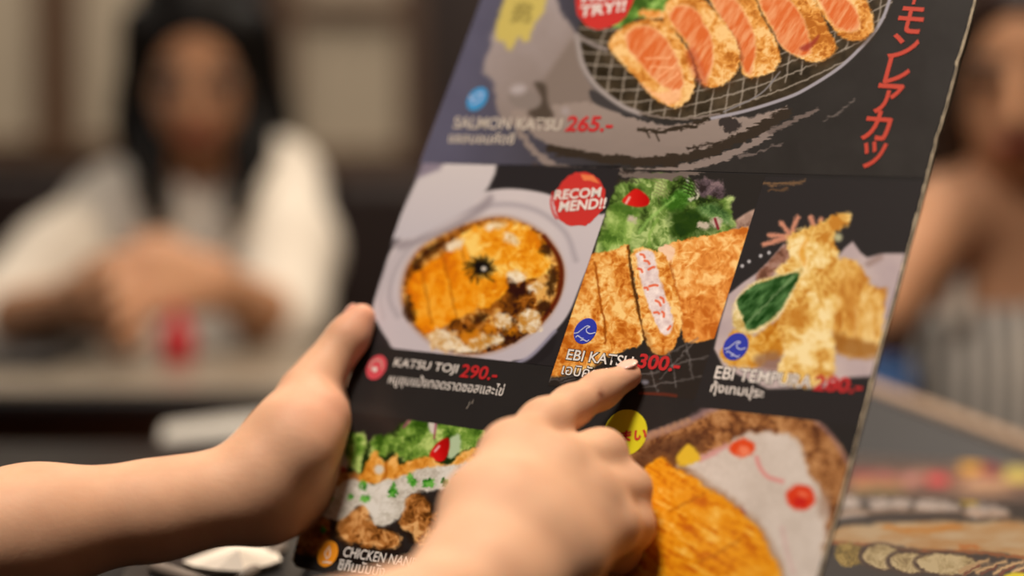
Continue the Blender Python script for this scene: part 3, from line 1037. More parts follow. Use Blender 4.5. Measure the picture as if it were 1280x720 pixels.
# ---- picture 4: shrimp tempura ---------------------------------------------------
def paint_tempura(c):
    c.C[:] = (52, 49, 49)
    c.line([(950, 228), (975, 231), (1006, 226)], 4, (112, 88, 66), 1.5, (1.5, 5), ragged=5, seed=4)
    c.line([(962, 238), (985, 236)], 3, (98, 76, 58), 1.5, (1.5, 5), ragged=3, seed=5)
    pap = lambda x, y: mixc((196, 180, 178), (176, 160, 164), fbm(x / 30, y / 24, 4) * 1.5 - .3)
    c.poly([(911, 368), (928, 354), (948, 340), (962, 326), (980, 305), (1000, 320), (1050, 318), (1056, 310), (1066, 302), (1076, 316), (1084, 322), (1106, 317), (1135, 317), (1135, 420), (1100, 470), (1060, 472), (1030, 484), (960, 486), (905, 460), (893, 436), (900, 405)], pap, 1.6, sm=False)
    c.poly([(946, 344), (962, 326), (981, 306), (992, 308), (988, 324), (970, 340), (952, 354)], crumb((104, 70, 56), (140, 100, 84), (166, 130, 116), 7, 4), 2, (1, 5))
    c.line([(1086, 330), (1100, 322)], 6, (150, 128, 122), 4)
    for x0, y0 in ((928, 332.6), (936.5, 327), (951, 320), (961.5, 316)):
        c.ell(x0, y0, 2.2, 2.2, 0, (188, 186, 190), 1.2)
    bat = crumb((192, 130, 52), (226, 186, 104), (244, 224, 168), 10, 41)
    bat2 = crumb((184, 120, 48), (216, 166, 84), (238, 208, 142), 10, 43, (1.3, .6))
    # tails
    for a, b2, wd in (((955, 306), (984, 297), 6), ((962, 294), (988, 296), 6), ((977, 279), (986, 292), 6), ((997, 272), (990, 290), 6), ((1014, 272), (1018, 284), 7), ((1026, 274), (1026, 284), 6)):
        c.line([a, b2], wd, (196, 136, 112), 2, (1, 4))
    c.poly([(1040, 330), (1068, 326), (1082, 342), (1092, 358), (1108, 360), (1106, 380), (1102, 420), (1096, 444), (1066, 446), (1048, 440), (1036, 400)], bat2, 2.5, (2, 6))
    c.line([(1062, 350), (1068, 390), (1070, 430)], 4, (190, 124, 50), 3, (2, 8), alpha=.6)
    c.poly([(1044, 416), (1070, 424), (1096, 430), (1094, 446), (1062, 446), (1042, 438)], (150, 98, 44), 4, (2, 6), alpha=.8)
    c.poly([(900, 444), (910, 424), (922, 412), (944, 418), (972, 398), (984, 400), (982, 440), (960, 452), (944, 460), (915, 458)], crumb((180, 112, 34), (206, 148, 58), (232, 196, 116), 9, 47), 2.5, (2, 6))
    c.poly([(944, 446), (972, 440), (976, 462), (950, 460)], (132, 96, 80), 4, alpha=.7)
    c.poly([(984, 298), (1000, 286), (1022, 280), (1040, 270), (1052, 265), (1064, 268), (1062, 280), (1048, 288), (1044, 302), (1050, 326), (1046, 352), (1046, 380), (1040, 410), (1044, 440), (1040, 468), (1016, 484), (982, 480), (972, 466), (980, 436), (972, 410), (980, 380), (996, 350), (974, 345), (970, 336), (986, 322)], bat, 2.2, (2, 5))
    c.line([(1008, 300), (1002, 316), (1006, 330)], 5, (222, 150, 46), 3, (1, 6), alpha=.7)
    c.ell(1048, 297, 5, 5, 0, (176, 176, 140), 2.5)
    # leaf in batter
    c.poly([(916, 392), (922, 372), (938, 356), (962, 346), (990, 340), (1004, 334), (994, 360), (980, 388), (958, 408), (936, 418), (918, 410)], crumb((190, 160, 90), (214, 192, 128), (236, 220, 170), 6, 51), 2.2, (1.2, 5))
    lf = lambda x, y: mixc((34, 66, 30), (96, 138, 84), (fbm((x + y) / 5, (y - x) / 18, 6) - .3) * 1.8)
    c.poly([(922, 378), (932, 364), (956, 352), (998, 342), (988, 366), (972, 392), (950, 408), (934, 412), (929, 398)], lf, 1.6, (1.0, 5))
    c.line([(934, 404), (960, 378), (992, 346)], 1.6, (150, 176, 130), 1.2, (1, 5), alpha=.7)


tL0, tL1 = uv(956.5, 221), uv(866, 508)
vt0, vt1 = tL0[1], tL1[1]
sheet('printed_photo_tempura', lambda t: tL0 * (1 - t) + tL1 * t, right_fn(vt0, vt1), 0, 0, 330, 380, (56, 53, 54), paint_tempura, 0.00014)


# ---- picture 5: fried chicken with white sauce -----------------------------------
def paint_chicken(c):
    X, Y = c.X, c.Y
    c.C[:] = (47, 43, 42)
    c.poly([(410, 588), (424, 548), (446, 544), (466, 556), (486, 544), (510, 526), (560, 530), (612, 538), (640, 560), (640, 600), (400, 612)], (36, 52, 24), 3, (2, 8))
    lt = leafy((52, 84, 30), (108, 146, 58), (184, 206, 120), 8, 6)
    for P in ([(428, 552), (440, 542), (452, 542), (458, 556), (452, 580), (448, 592), (438, 584), (430, 566)], [(462, 556), (476, 544), (492, 546), (494, 560), (482, 570), (466, 572)], [(492, 548), (504, 530), (514, 524), (536, 527), (545, 545), (540, 570), (520, 576), (500, 572), (490, 562)], [(545, 530), (575, 534), (606, 539), (606, 548), (590, 560), (570, 566), (548, 560)]):
        c.poly(P, lt, 2, (2.5, 6))
    c.poly([(536, 528), (546, 529), (544, 542), (538, 540)], (206, 200, 190), 1.5)
    c.line([(545, 530), (543, 548)], 2, (150, 60, 90), 1.2)
    c.line([(512, 526), (505, 534)], 3, (140, 70, 100), 1.5)
    c.poly([(564, 548), (574, 544), (576, 562), (566, 572), (560, 570)], (176, 196, 160), 2, (1, 4))
    tom = lambda x, y: mixc((206, 36, 36), (150, 18, 22), (x - y * .5 - 262) / 26)
    c.poly([(537, 570), (544, 557), (554, 549), (561, 548), (562, 560), (556, 575), (546, 577)], tom, 1.3)
    c.line([(544, 564), (549, 558)], 2.4, (232, 190, 190), 1.2)
    c.poly([(412, 590), (418, 568), (430, 566), (436, 582), (426, 592)], (178, 168, 166), 2.5)
    c.ell(425, 587, 8, 4, 10, (150, 24, 24), 2)
    fr = crumb((184, 110, 34), (220, 150, 60), (240, 184, 104), 8, 61)
    c.poly([(404, 604), (412, 592), (440, 590), (454, 598), (440, 612), (405, 614)], crumb((140, 84, 40), (190, 138, 78), (216, 176, 120), 8, 63), 2, (1.5, 5))
    c.poly([(449, 600), (456, 584), (464, 570), (470, 564), (478, 574), (484, 578), (497, 567), (500, 580), (520, 573), (540, 573), (558, 582), (570, 572), (582, 564), (606, 558), (640, 566), (640, 590), (540, 596), (500, 602), (468, 606)], fr, 1.6, (1.5, 5))
    c.line([(484, 578), (482, 594), (476, 604)], 3, (164, 92, 28), 2, (1, 5))
    c.line([(556, 582), (566, 590)], 3, (160, 92, 28), 2)
    kar = crumb((92, 54, 26), (172, 112, 58), (224, 172, 112), 8, 67)
    for q in ((392, 672, 24, 34, 12), (440, 658, 22, 24, 0), (462, 672, 12, 22, 10), (478, 672, 14, 16, 0), (490, 678, 12, 12, 0), (520, 640, 20, 22, 0), (512, 656, 14, 12, 0), (545, 660, 34, 26, -20), (455, 636, 10, 14, 0), (600, 640, 40, 40, 0)):
        c.ell(*q, (40, 26, 18), 5, (2, 6), alpha=.8)
    for q in ((392, 672, 22, 32, 12), (440, 658, 20, 22, 0), (462, 668, 10, 20, 10), (478, 674, 12, 14, 0), (491, 676, 11, 11, 0), (520, 636, 18, 20, 0), (512, 654, 13, 11, 0), (548, 664, 32, 24, -20), (456, 640, 9, 12, 0), (605, 650, 40, 40, 0)):
        c.ell(*q, kar, 2.2, (2.0, 6))
    sauce = crumb((184, 177, 164), (206, 201, 190), (222, 218, 210), 5, 71)
    c.poly([(392, 640), (400, 614), (420, 608), (440, 600), (466, 606), (482, 600), (500, 596), (536, 584), (575, 580), (645, 568), (645, 602), (560, 612), (512, 618), (505, 640), (490, 654), (470, 656), (462, 640), (448, 632), (428, 650), (404, 646)], sauce, 1.8, (1.5, 6))
    c.ell(474, 587, 6, 6, 0, (214, 206, 190), 2)
    gr = leafy((30, 92, 20), (60, 140, 40), (110, 180, 80), 4, 8)
    for q in ((412, 620, 4, 8, -10), (455, 607, 4, 6, -20), (438, 621, 4, 3, 0), (492, 616, 7, 5, -20), (515, 600, 5, 9, -25), (536, 604, 8, 6, 10), (556, 603, 4, 6, -40), (574, 597, 4, 6, 20), (457, 624, 6, 5, -30), (404, 662, 4, 4, 0), (492, 608, 3, 5, 10)):
        c.ell(*q, gr, 1.4, (2.0, 3))
    c.poly([(360, 700), (430, 690), (560, 690), (660, 690), (660, 760), (340, 760)], (36, 32, 31), 6, (2, 8), sm=False)
    for L in ([(372, 708), (392, 706), (420, 704)], [(396, 712), (398, 722)]):
        c.line(L, 1.2, (104, 100, 98), 1, (1, 5), alpha=.6)


cvt = float(uv(512, 525)[1])
cR0, cR1 = uv(694, 549), uv(640, 748)
cvb = max(float(cR1[1]), HB)
sheet('printed_photo_fried_chicken', left_fn(cvt, cvb), lambda t: np.array([cR0[0] * (1 - t) + cR1[0] * t, cvt * (1 - t) + cvb * t]), 0, 0, 360, 260, (40, 34, 32), paint_chicken)


# ---- picture 6: cutlet, rice and curry bowl -----------------------------------------
def paint_curry(c):
    c.C[:] = (51, 48, 47)
    bowl = crumb((96, 60, 42), (152, 102, 62), (186, 138, 92), 5, 81)
    bp = [(760, 600), (808, 546), (850, 531), (880, 515), (905, 503), (945, 505), (985, 510), (1015, 522), (1040, 545), (1060, 576), (1062, 640), (1040, 800), (740, 800)]
    c.poly(bp, bowl, 2.5, (0.8, 6))
    c.poly([(770, 610), (800, 560), (840, 548), (880, 545), (860, 580), (830, 590)], (84, 56, 42), 8, (1, 6), alpha=.7)
    c.line([(806, 546), (850, 531), (880, 516), (906, 504)], 9, (150, 122, 124), 3, (1.0, 6), alpha=.8)
    for k in range(7):
        c.ell(812 + k * 8, 544 - k * 3, 4, 4, 0, (186, 142, 108), 2.5, (1, 5), alpha=.7)
    c.line([(985, 510), (1015, 523), (1040, 546), (1060, 578)], 4, (150, 120, 126), 2.5, alpha=.7)
    rice = lambda x, y: mixc((192, 180, 169), (214, 204, 195), (cells(x / 4.5, y / 4.5, 3)[1] * .3 + fbm(x / 22, y / 22, 5) * 1.0 - .15))
    c.poly([(846, 584), (872, 572), (905, 560), (930, 544), (960, 540), (992, 546), (1004, 566), (1010, 590), (1026, 610), (1034, 640), (1030, 690), (1020, 760), (980, 760), (958, 690), (930, 650), (900, 622), (870, 606)], rice, 3, (2.5, 9))
    c.line([(876, 574), (892, 566), (908, 558)], 6, (204, 152, 148), 2.5, (1, 6))
    c.line([(946, 572), (950, 584), (960, 596), (978, 602)], 4.5, (214, 140, 136), 2)
    c.line([(978, 660), (984, 690), (992, 716)], 5, (200, 168, 164), 3, alpha=.7)
    c.ell(928, 560, 16, 11, -8, (216, 78, 42), 2.5, (1, 5))
    c.ell(930, 564, 7, 6, -8, (232, 130, 96), 2.5, (1.5, 5))
    c.ell(1001, 622, 18, 16, 0, (212, 66, 40), 2.5, (1, 5))
    c.ell(1001, 628, 9, 7, 0, (196, 46, 40), 3, (1.5, 5))
    c.ell(1004, 618, 7, 3, 20, (230, 116, 84), 2.5)
    c.poly([(846, 572), (858, 556), (868, 560), (876, 574), (862, 580), (850, 584)], (222, 184, 56), 2.2, (1, 5))
    c.ell(855, 588, 6, 4, 0, (150, 130, 110), 3, (2, 5))
    c.ell(925, 640, 7, 4, 40, (150, 60, 70), 3, (1.5, 5), alpha=.8)
    c.ell(1030, 630, 7, 16, 10, (150, 118, 98), 5, (2, 6), alpha=.6)

    def kt(x, y):
        s = fbm((x + y * 1.6) / 40, (y - x * 0.62) / 6.5, 85, 4)
        f = fbm(x / 5, y / 5, 87, 3)
        t = s * .8 + f * .35
        c1 = mixc((196, 104, 22), (228, 152, 36), (t - .36) / .22)
        k = np.clip((t - .64) / .25, 0, 1)[:, None]
        return c1 * (1 - k) + np.array((242, 192, 92.)) * k
    kp = np.array([(760, 640), (790, 606), (806, 584), (828, 572), (842, 584), (866, 596), (888, 612), (906, 622), (926, 640), (950, 664), (964, 690), (976, 720), (972, 800), (740, 800)], float)
    c.poly(kp + (4, -4), (128, 80, 44), 5, (1.5, 6), alpha=.5)
    c.poly(kp, kt, 2.2, (1.6, 6))
    for L in ([(870, 704), (900, 690), (925, 674)], [(836, 640), (858, 630), (880, 616)]):
        c.line(L, 2, (160, 84, 24), 2, (1.5, 6), alpha=.7)


kvt = float(uv(905, 501)[1])
kvb = HB
kL0, kL1 = cR0 + np.array([0.003, 0]), cR1 + np.array([0.003, 0])
kt_ = (kvt - kL0[1]) / (kL1[1] - kL0[1])
kb_ = (kvb - kL0[1]) / (kL1[1] - kL0[1])
sheet('printed_photo_cutlet_and_rice_bowl', lambda t: kL0 + (kL1 - kL0) * (kt_ + (kb_ - kt_) * t), right_fn(kvt, kvb), 0, 0, 340, 300, (46, 43, 42), paint_curry, 0.00013)


# ---- badges, icons and lettering --------------------------------------------------
def inkmat(name, c, rough=0.4):
    m = mat(name, c, rough, 0.45, noise=(90, 0.03))
    return m


M['t_white'] = inkmat('white_ink', (222, 214, 206))
M['t_dim'] = inkmat('cream_ink', (190, 178, 164))
M['t_red'] = inkmat('red_ink', (188, 38, 40))
M['t_black'] = inkmat('black_ink', (34, 30, 28))
M['t_kata'] = inkmat('vermilion_ink', (188, 62, 42))
M['i_red'] = inkmat('red_badge_ink', (194, 46, 40))
M['i_rose'] = inkmat('rose_icon_ink', (204, 74, 84))
M['i_blue'] = inkmat('blue_icon_ink', (44, 56, 168))
M['i_cyan'] = inkmat('light_blue_icon_ink', (60, 142, 196))
M['i_orange'] = inkmat('orange_icon_ink', (226, 142, 30))
M['i_yellow'] = inkmat('yellow_badge_ink', (210, 198, 28))
M['i_wave'] = inkmat('pale_icon_line_ink', (190, 196, 226))
M['i_orange_light'] = inkmat('orange_badge_streak_ink', (226, 120, 70))


def flat(name, U, z, m, parent=menu):
    U = np.asarray(U)
    return mesh_obj(name, [(x, y, z) for x, y in U], [list(range(len(U)))], m, parent)


def flat_px(name, P, z, m, parent=menu):
    P = np.asarray(P, float)
    return flat(name, uv(P[:, 0], P[:, 1])[::-1], z, m, parent)


def ribbon_px(name, lines, wd, z, m, parent):
    """joined thin printed lines, width in metres"""
    V, Fc = [], []
    for L in lines:
        L = smooth_line(L, 5) if len(L) > 2 else np.asarray(L, float)
        U = uv(L[:, 0], L[:, 1])
        T = np.gradient(U, axis=0)
        T /= np.linalg.norm(T, axis=1)[:, None] + 1e-12
        N = np.stack([-T[:, 1], T[:, 0]], 1) * wd / 2
        b0 = len(V)
        for p, n in zip(U, N):
            V += [(*(p + n), z), (*(p - n), z)]
        Fc += [(b0 + 2 * i, b0 + 2 * i + 1, b0 + 2 * i + 3, b0 + 2 * i + 2) for i in range(len(U) - 1)]
    return mesh_obj(name, V, Fc, m, parent)


def disc(name, px, py, r, z, m, sx=1.0):
    c0 = uv(px, py)
    t = np.linspace(0, 2 * math.pi, 40, endpoint=False)
    return flat(name, np.stack([c0[0] + r * sx * np.cos(t), c0[1] + r * np.sin(t)], 1), z, m)


_DG = None


def glyph_mesh(body, offset):
    cu = bpy.data.curves.new('lettering_curve', 'FONT')
    cu.body = body
    cu.size = 1.0
    cu.offset = offset
    cu.resolution_u = 4
    ob = bpy.data.objects.new('lettering_curve', cu)
    COL.objects.link(ob)
    dg = bpy.context.evaluated_depsgraph_get()
    dg.update()
    me = bpy.data.meshes.new_from_object(ob.evaluated_get(dg))
    bpy.data.objects.remove(ob)
    bpy.data.curves.remove(cu)
    return me


def text(name, body, p0, p1, up, m, bold=0.0, outline=0.0, z=0.0004, parent=menu, xf=None):
    """lettering fitted to the print: p0,p1 lower corners, up = vector to the upper left corner (photo px)"""
    A, B, U = uv(*p0), uv(*p1), uv(p0[0] + up[0], p0[1] + up[1])
    ref = glyph_mesh(body, 0.0)
    co = np.empty(len(ref.vertices) * 3, np.float32)
    ref.vertices.foreach_get('co', co)
    co = co.reshape(-1, 3)
    lo, hi = co.min(0), co.max(0)
    res = None
    for off, mm, zz0, nm in ((outline, M['t_black'], z - 0.0001, name + '_outline'), (bold, m, z, name)):
        if nm.endswith('_outline') and not outline:
            continue
        me = glyph_mesh(body, off)
        c3 = np.empty(len(me.vertices) * 3, np.float32)
        me.vertices.foreach_get('co', c3)
        c3 = c3.reshape(-1, 3)
        a = (c3[:, :1] - lo[0]) / (hi[0] - lo[0])
        b = (c3[:, 1:2] - lo[1]) / (hi[1] - lo[1])
        P = A + a * (B - A) + b * (U - A)
        out = np.zeros_like(c3)
        out[:, :2] = P
        out[:, 2] = zz0
        me.vertices.foreach_set('co', out.ravel())
        me.materials.clear()
        me.materials.append(mm)
        me.update()
        o = bpy.data.objects.new(nm, me)
        COL.objects.link(o)
        o.parent = parent
        res = o
    return res


text('dish_name', 'KATSU TOJI', (491, 461), (570, 469.8), (4.5, -13), M['t_white'], 0.010)
text('price', '290.-', (575, 471.3), (620, 476), (5, -15.5), M['t_red'], 0.016)
text('dish_name_thai', 'หมูชุบแป้งทอดราดซอสและไข่', (484, 483.5), (627, 499.5), (5.5, -18), M['t_white'], 0.004)
text('dish_name', 'EBI KATSU', (708, 449.5), (789.5, 459.6), (3.6, -12.8), M['t_white'], 0.014, 0.055)
text('price', '300.-', (797, 459.8), (848, 465), (5, -17), M['t_red'], 0.028, 0.05)
text('dish_name_thai', 'เอบิคัตซึ', (702, 468), (757, 475.5), (4, -14.5), M['t_white'], 0.010, 0.05)
text('dish_name', 'EBI TEMPURA', (893, 473), (1013, 486), (4, -15), M['t_white'], 0.016, 0.05)
text('price', '280.-', (1017, 487.5), (1076, 492), (4.5, -18), M['t_red'], 0.028)
text('dish_name_thai', 'กุ้งเทมปุระ', (887, 494), (953, 502), (4, -18), M['t_white'], 0.016)
text('dish_name', 'CHICKEN NANBAN', (428.5, 695.6), (538, 714), (4, -12.2), M['t_white'], 0.006)
text('dish_name_thai', 'ชิกินนัมบัง', (422, 712.5), (480, 722), (3.8, -14.5), M['t_white'], 0.008)
text('dish_name', 'SALMON KATSU', (567, 160.5), (701, 163.5), (3, -14), M['t_dim'], 0.020)
text('price', '265.-', (707, 164), (764, 164.5), (5, -18), M['t_red'], 0.030)
text('dish_name_thai', 'แซลมอนคัตซึ', (561, 178.5), (642, 180.5), (3, -13.5), M['t_dim'], 0.020)
for ch, x0, x1, y0, y1 in (('サ', 1152, 1190, -60, -28), ('モ', 1119.6, 1158, 9, 40), ('ン', 1110, 1151, 43, 72), ('レ', 1104, 1141, 73, 104), ('ア', 1090.5, 1131, 105, 140.6), ('カ', 1077, 1118, 139, 174), ('ツ', 1074, 1110, 177, 209)):
    h = y1 - y0
    sh = 0.27 * h
    text('katakana_letter', ch, (x0, y1), (x1 - sh, y1 + 0.06 * (x1 - x0)), (sh, -h), M['t_kata'], 0.022)
ribbon_px('katakana_letter', [[(1151, -26), (1146, -8), (1142, 6)]], 0.0016, 0.0004, M['t_kata'], menu)


def ragged(cx, cy, rx, ry, sk, amp, seed, n=90):
    t = np.linspace(0, 2 * math.pi, n, endpoint=False)
    r = 1 + (fbm(np.cos(t) * 3 + 9, np.sin(t) * 3 + 9, seed) - .5) * amp + (fbm(np.cos(t) * 12 + 9, np.sin(t) * 12 + 9, seed + 2) - .5) * amp * .5
    return np.stack([cx + rx * r * np.cos(t) - sk * ry * r * np.sin(t), cy + ry * r * np.sin(t)], 1)


bd = flat_px('recommend_badge', ragged(725, 249, 32, 34, 0.12, 0.16, 3), 0.00025, M['i_red'])
flat_px('badge_streak', [(726, 218), (742, 220), (750, 230), (738, 226), (730, 226)], 0.0003, M['i_orange_light'], bd)
ribbon_px('badge_rim', [[(692, 240), (689, 252), (692, 266), (697, 274)]], 0.0012, 0.0003, M['i_red'], bd)
text('badge_text', 'RECOM', (693.5, 250), (750.5, 246.3), (2, -11.5), M['t_white'], 0.028, 0, 0.00045, bd)
text('badge_text', 'MEND!!', (699, 265), (756.5, 260.5), (2.5, -12.5), M['t_white'], 0.028, 0, 0.00045, bd)
bd = flat_px('must_try_badge', ragged(756, 1, 36, 36, 0.15, 0.12, 8), 0.00025, M['i_red'])
text('badge_text', 'TRY!!', (724.5, 22), (781, 14), (2.5, -13.5), M['t_white'], 0.03, 0, 0.00045, bd)
text('badge_text', 'MUST', (728, 4), (784, -4), (2.5, -13.5), M['t_white'], 0.03, 0, 0.00045, bd)
bd = flat_px('tasty_badge', ragged(782, 541, 27, 29, 0.1, 0.03, 12), 0.00025, M['i_yellow'])
text('badge_text', 'うまい', (757, 556.5), (807.5, 549.5), (2, -14), M['t_red'], 0.035, 0, 0.00045, bd)

ic = disc('fish_icon', 597, 124, 0.0068, 0.0003, M['i_cyan'])
ribbon_px('icon_line', [[(590, 126), (596, 119), (604, 117), (600, 126), (590, 130)], [(590, 126), (588, 120)]], 0.0008, 0.00042, M['i_wave'], ic)
ic = disc('pig_icon', 471, 459.5, 0.0066, 0.0003, M['i_rose'])
ribbon_px('icon_line', [[(463, 462), (465, 454), (472, 450), (478, 454), (478, 462)]], 0.0006, 0.00042, M['t_dim'], ic)
flat_px('icon_snout', ragged(469, 462, 3.2, 3, 0, .05, 2, 20), 0.00042, M['t_white'], ic)
for (cx, cy, lab) in ((732, 414, 0), (920, 433.5, 1)):
    ic = disc('wave_icon', cx, cy, 0.0065, 0.0003, M['i_blue'])
    pw = [(-14, 3), (-9, 2), (-4, -2), (2, -6), (6, -5), (2, -3), (2, 1), (6, 3.5), (13, 2)]
    ribbon_px('icon_line', [[(cx + a, cy + b) for a, b in pw], [(cx - 12, cy + 8), (cx - 9, cy + 6), (cx - 5, cy + 9), (cx - 2, cy + 9.5)], [(cx - 6, cy + 12), (cx - 2, cy + 11), (cx + 2, cy + 13), (cx + 5, cy + 11)]], 0.0005, 0.00042, M['i_wave'], ic)
ic = disc('chicken_icon', 410, 692.5, 0.0066, 0.0003, M['i_orange'])
ribbon_px('icon_line', [[(409, 699), (407, 692), (410, 687), (413, 683)], [(404, 703), (410, 703), (415, 704)], [(409, 699), (413, 694), (413, 686)]], 0.0006, 0.00042, M['t_white'], ic)
ribbon_px('scratch', [[(583, 511), (586, 507), (588, 502)], [(590, 505), (592, 500)]], 0.00025, 0.0002, M['t_dim'], menu)


# ------------------------------------------------------------------ people
def skin_cols(V, base, marks=None):
    n = fbm(V[:, 0] * 60 + 9, V[:, 2] * 60 + V[:, 1] * 35 + 9, 3) - .5
    c = np.array(base, float)[None, :] * (1 + n[:, None] * np.array([.10, .14, .16]))
    if marks is not None:
        c = marks(V, c)
    return lin(np.clip(c, 0, 255))


def nail(name, p, along, normal, l, wd, parent):
    R = frame(normal, along)
    b_ = Body().ell(p, (l, wd, 0.0012), R, 0.001)
    V, Q = b_.mesh(0.0005)
    return adopt(fast_mesh(name, V, Q, M['nail'], None, True), parent) if False else fast_mesh(name, V, Q, M['nail'], parent, True)


# ---- the person holding the menu: both arms, trunk and head as one body
P_ = lambda px, py, d: W(px, py, d)
hold = Body()
dth = depth_at(455, 395)
# left arm
LW = P_(306, 617, 1.012)
LEl = P_(-160, 694, 0.955)
LSh = np.array([-0.62, 0.58, 1.09])
hold.chain([LSh, (LSh + LEl) / 2 + (0, 0, -.005), LEl], [0.046, 0.043, 0.038], 0.02)
hold.chain([LEl, P_(40, 662, 0.982), LW], [0.032, 0.0280, 0.0195], 0.016)
hold.chain([P_(200, 640, 1.0), LW + (0, 0.0, 0.002)], [0.0215, 0.0185], 0.012)
# left palm, thumb in front of the edge, fingers behind the board
hold.chain([LW, P_(350, 575, 1.022), P_(392, 545, 1.040)], [0.0195, 0.020, 0.0165], 0.014)
hold.chain([P_(330, 625, 1.018), P_(372, 605, 1.040), P_(405, 585, 1.062)], [0.0175, 0.0175, 0.0145], 0.014)
hold.chain([P_(342, 636, 1.022), P_(366, 628, 1.042)], [0.0135, 0.0130], 0.014)
hold.chain([P_(330, 588, 1.010), P_(368, 538, 1.022), P_(384, 492, 1.040)], [0.0165, 0.0175, 0.0130], 0.012)
hold.cone(P_(378, 560, 1.014), P_(402, 520, 1.026), 0.0155, 0.0135, 0.012)
hold.chain([P_(384, 492, 1.040), P_(404, 464, 1.048), P_(424, 436, 1.053)], [0.0125, 0.0108, 0.0098], 0.008)
hold.chain([P_(424, 436, 1.053), P_(438, 418, 1.0545), P_(452, 397, 1.056)], [0.0096, 0.0095, 0.0072], 0.006)
bk_ = lambda px, py, off: P_(px, py, depth_at(px, py) + off)
lf_tips = []
for (m0, p1_, p2_, tp, r) in (
        ((428, 506), (474, 480), (508, 452), (530, 432), 0.0088),
        ((420, 560), (478, 530), (520, 500), (548, 478), 0.0090),
        ((414, 590), (470, 566), (508, 540), (532, 520), 0.0086),
        ((402, 618), (446, 604), (474, 590), (496, 576), 0.0076)):
    off = TH + r + 0.003
    hold.chain([P_(m0[0] - 26, m0[1] + 12, 1.045), bk_(*m0, off + .010), bk_(*p1_, off + .012), bk_(*p2_, off + .004), bk_(*tp, off)], [r * 1.5, r * 1.25, r * 1.1, r, r * .82], 0.008)
# right arm, pointing hand
RW = P_(578, 760, 0.795)
REl = np.array([-0.125, 0.52, 0.785])
RSh = np.array([-0.40, 0.26, 1.09])
hold.chain([RSh, (RSh + REl) / 2, REl], [0.046, 0.043, 0.037], 0.02)
hold.chain([REl, REl * .6 + RW * .4 + (0, 0, .004), RW], [0.035, 0.033, 0.0235], 0.016)
hold.cone(P_(608, 742, 0.800), P_(578, 778, 0.785), 0.020, 0.021, 0.012)
# knuckles: index, middle, ring, little
K_ = [P_(640, 566, 0.872), P_(692, 584, 0.868), P_(734, 620, 0.868), P_(764, 660, 0.872)]
wr = [P_(576, 714, 0.803), P_(598, 728, 0.798), P_(620, 744, 0.798), P_(636, 760, 0.800)]
for a, b2, ra, rb in zip(wr, K_, (0.0165, 0.0165, 0.0160, 0.0150), (0.0130, 0.0130, 0.0122, 0.0112)):
    hold.chain([a, (a + b2) / 2 + MN * .002, b2], [ra, ra * .93, rb], 0.014)
TIPC = P_(786, 470, depth_at(793, 466) - 0.0090)
hold.chain([K_[0], P_(680, 530, 0.898), P_(714, 508, 0.916)], [0.0122, 0.0098, 0.0086], 0.008)
hold.chain([P_(714, 508, 0.916), P_(750, 488, 0.930), TIPC], [0.0086, 0.0079, 0.0060], 0.006)
# curled fingers: proximal phalanx outward, then folded back toward the palm
for kk, pip, dip, tp, r in ((K_[1], P_(752, 568, 0.902), P_(742, 616, 0.918), P_(700, 630, 0.905), 0.0098),
                            (K_[2], P_(784, 612, 0.900), P_(768, 654, 0.914), P_(726, 664, 0.902), 0.0092),
                            (K_[3], P_(790, 658, 0.894), P_(774, 692, 0.906), P_(740, 698, 0.896), 0.0084)):
    hold.chain([kk, pip, dip, tp], [r * 1.2, r * 1.05, r * .95, r * .8], 0.007)
# thumb folded under the index finger
hold.chain([P_(602, 706, 0.815), P_(622, 648, 0.862), P_(660, 598, 0.898), P_(706, 572, 0.912)], [0.0160, 0.0130, 0.0105, 0.0078], 0.009)
# trunk, neck, head (beside the camera)
TC = (LSh + RSh) / 2
fw = np.array([0.56, 0.83, 0.0])
fw /= np.linalg.norm(fw)
sd = np.array([fw[1], -fw[0], 0])
hold.cone(LSh, TC + (0, 0, .03), 0.05, 0.06, 0.04)
hold.cone(RSh, TC + (0, 0, .03), 0.05, 0.06, 0.04)
RT = np.stack([sd, fw, np.array([0, 0, 1.0])], 1)
ctr = TC - fw * 0.03
hold.ell(ctr + (0, 0, -.13), (.155, .095, .20), RT, 0.05)
hold.ell(ctr + (0, 0, -.40), (.140, .090, .22), RT, 0.05)
hold.ell(ctr + (0, 0, -.58), (.160, .105, .11), RT, 0.05)
hd = ctr + fw * 0.05 + np.array([0, 0, .30])
hold.cone(TC + (0, 0, .02), hd + (0, 0, -.08), 0.055, 0.050, 0.03)
hold.ell(hd, (.072, .092, .112), RT, 0.02)
hold.ell(hd + fw * .035 + (0, 0, -.065), (.05, .055, .05), RT, 0.03)
hold.cone(hd + fw * .092 + (0, 0, .0), hd + fw * .108 + (0, 0, -.032), .009, .013, .012)
for s_ in (-1, 1):
    hold.ell(hd + sd * .075 * s_ + (0, 0, -.01), (.010, .02, .03), RT, 0.006)
    hip = ctr + sd * .085 * s_ + (0, 0, -.60)
    kn = hip + fw * .40 + (0, 0, -.005)
    hold.chain([hip, kn], [0.078, 0.056], 0.03)
    ank = kn + fw * .02
    ank[2] = 0.07
    hold.chain([kn, (kn + ank) / 2 - fw * .01, ank], [0.054, 0.050, 0.036], 0.02)
    hold.chain([ank - (0, 0, .03), ank + fw * .15 - (0, 0, .04)], [0.036, 0.028], 0.02)


def split_mesh(body, h, name):
    return body.mesh(h)


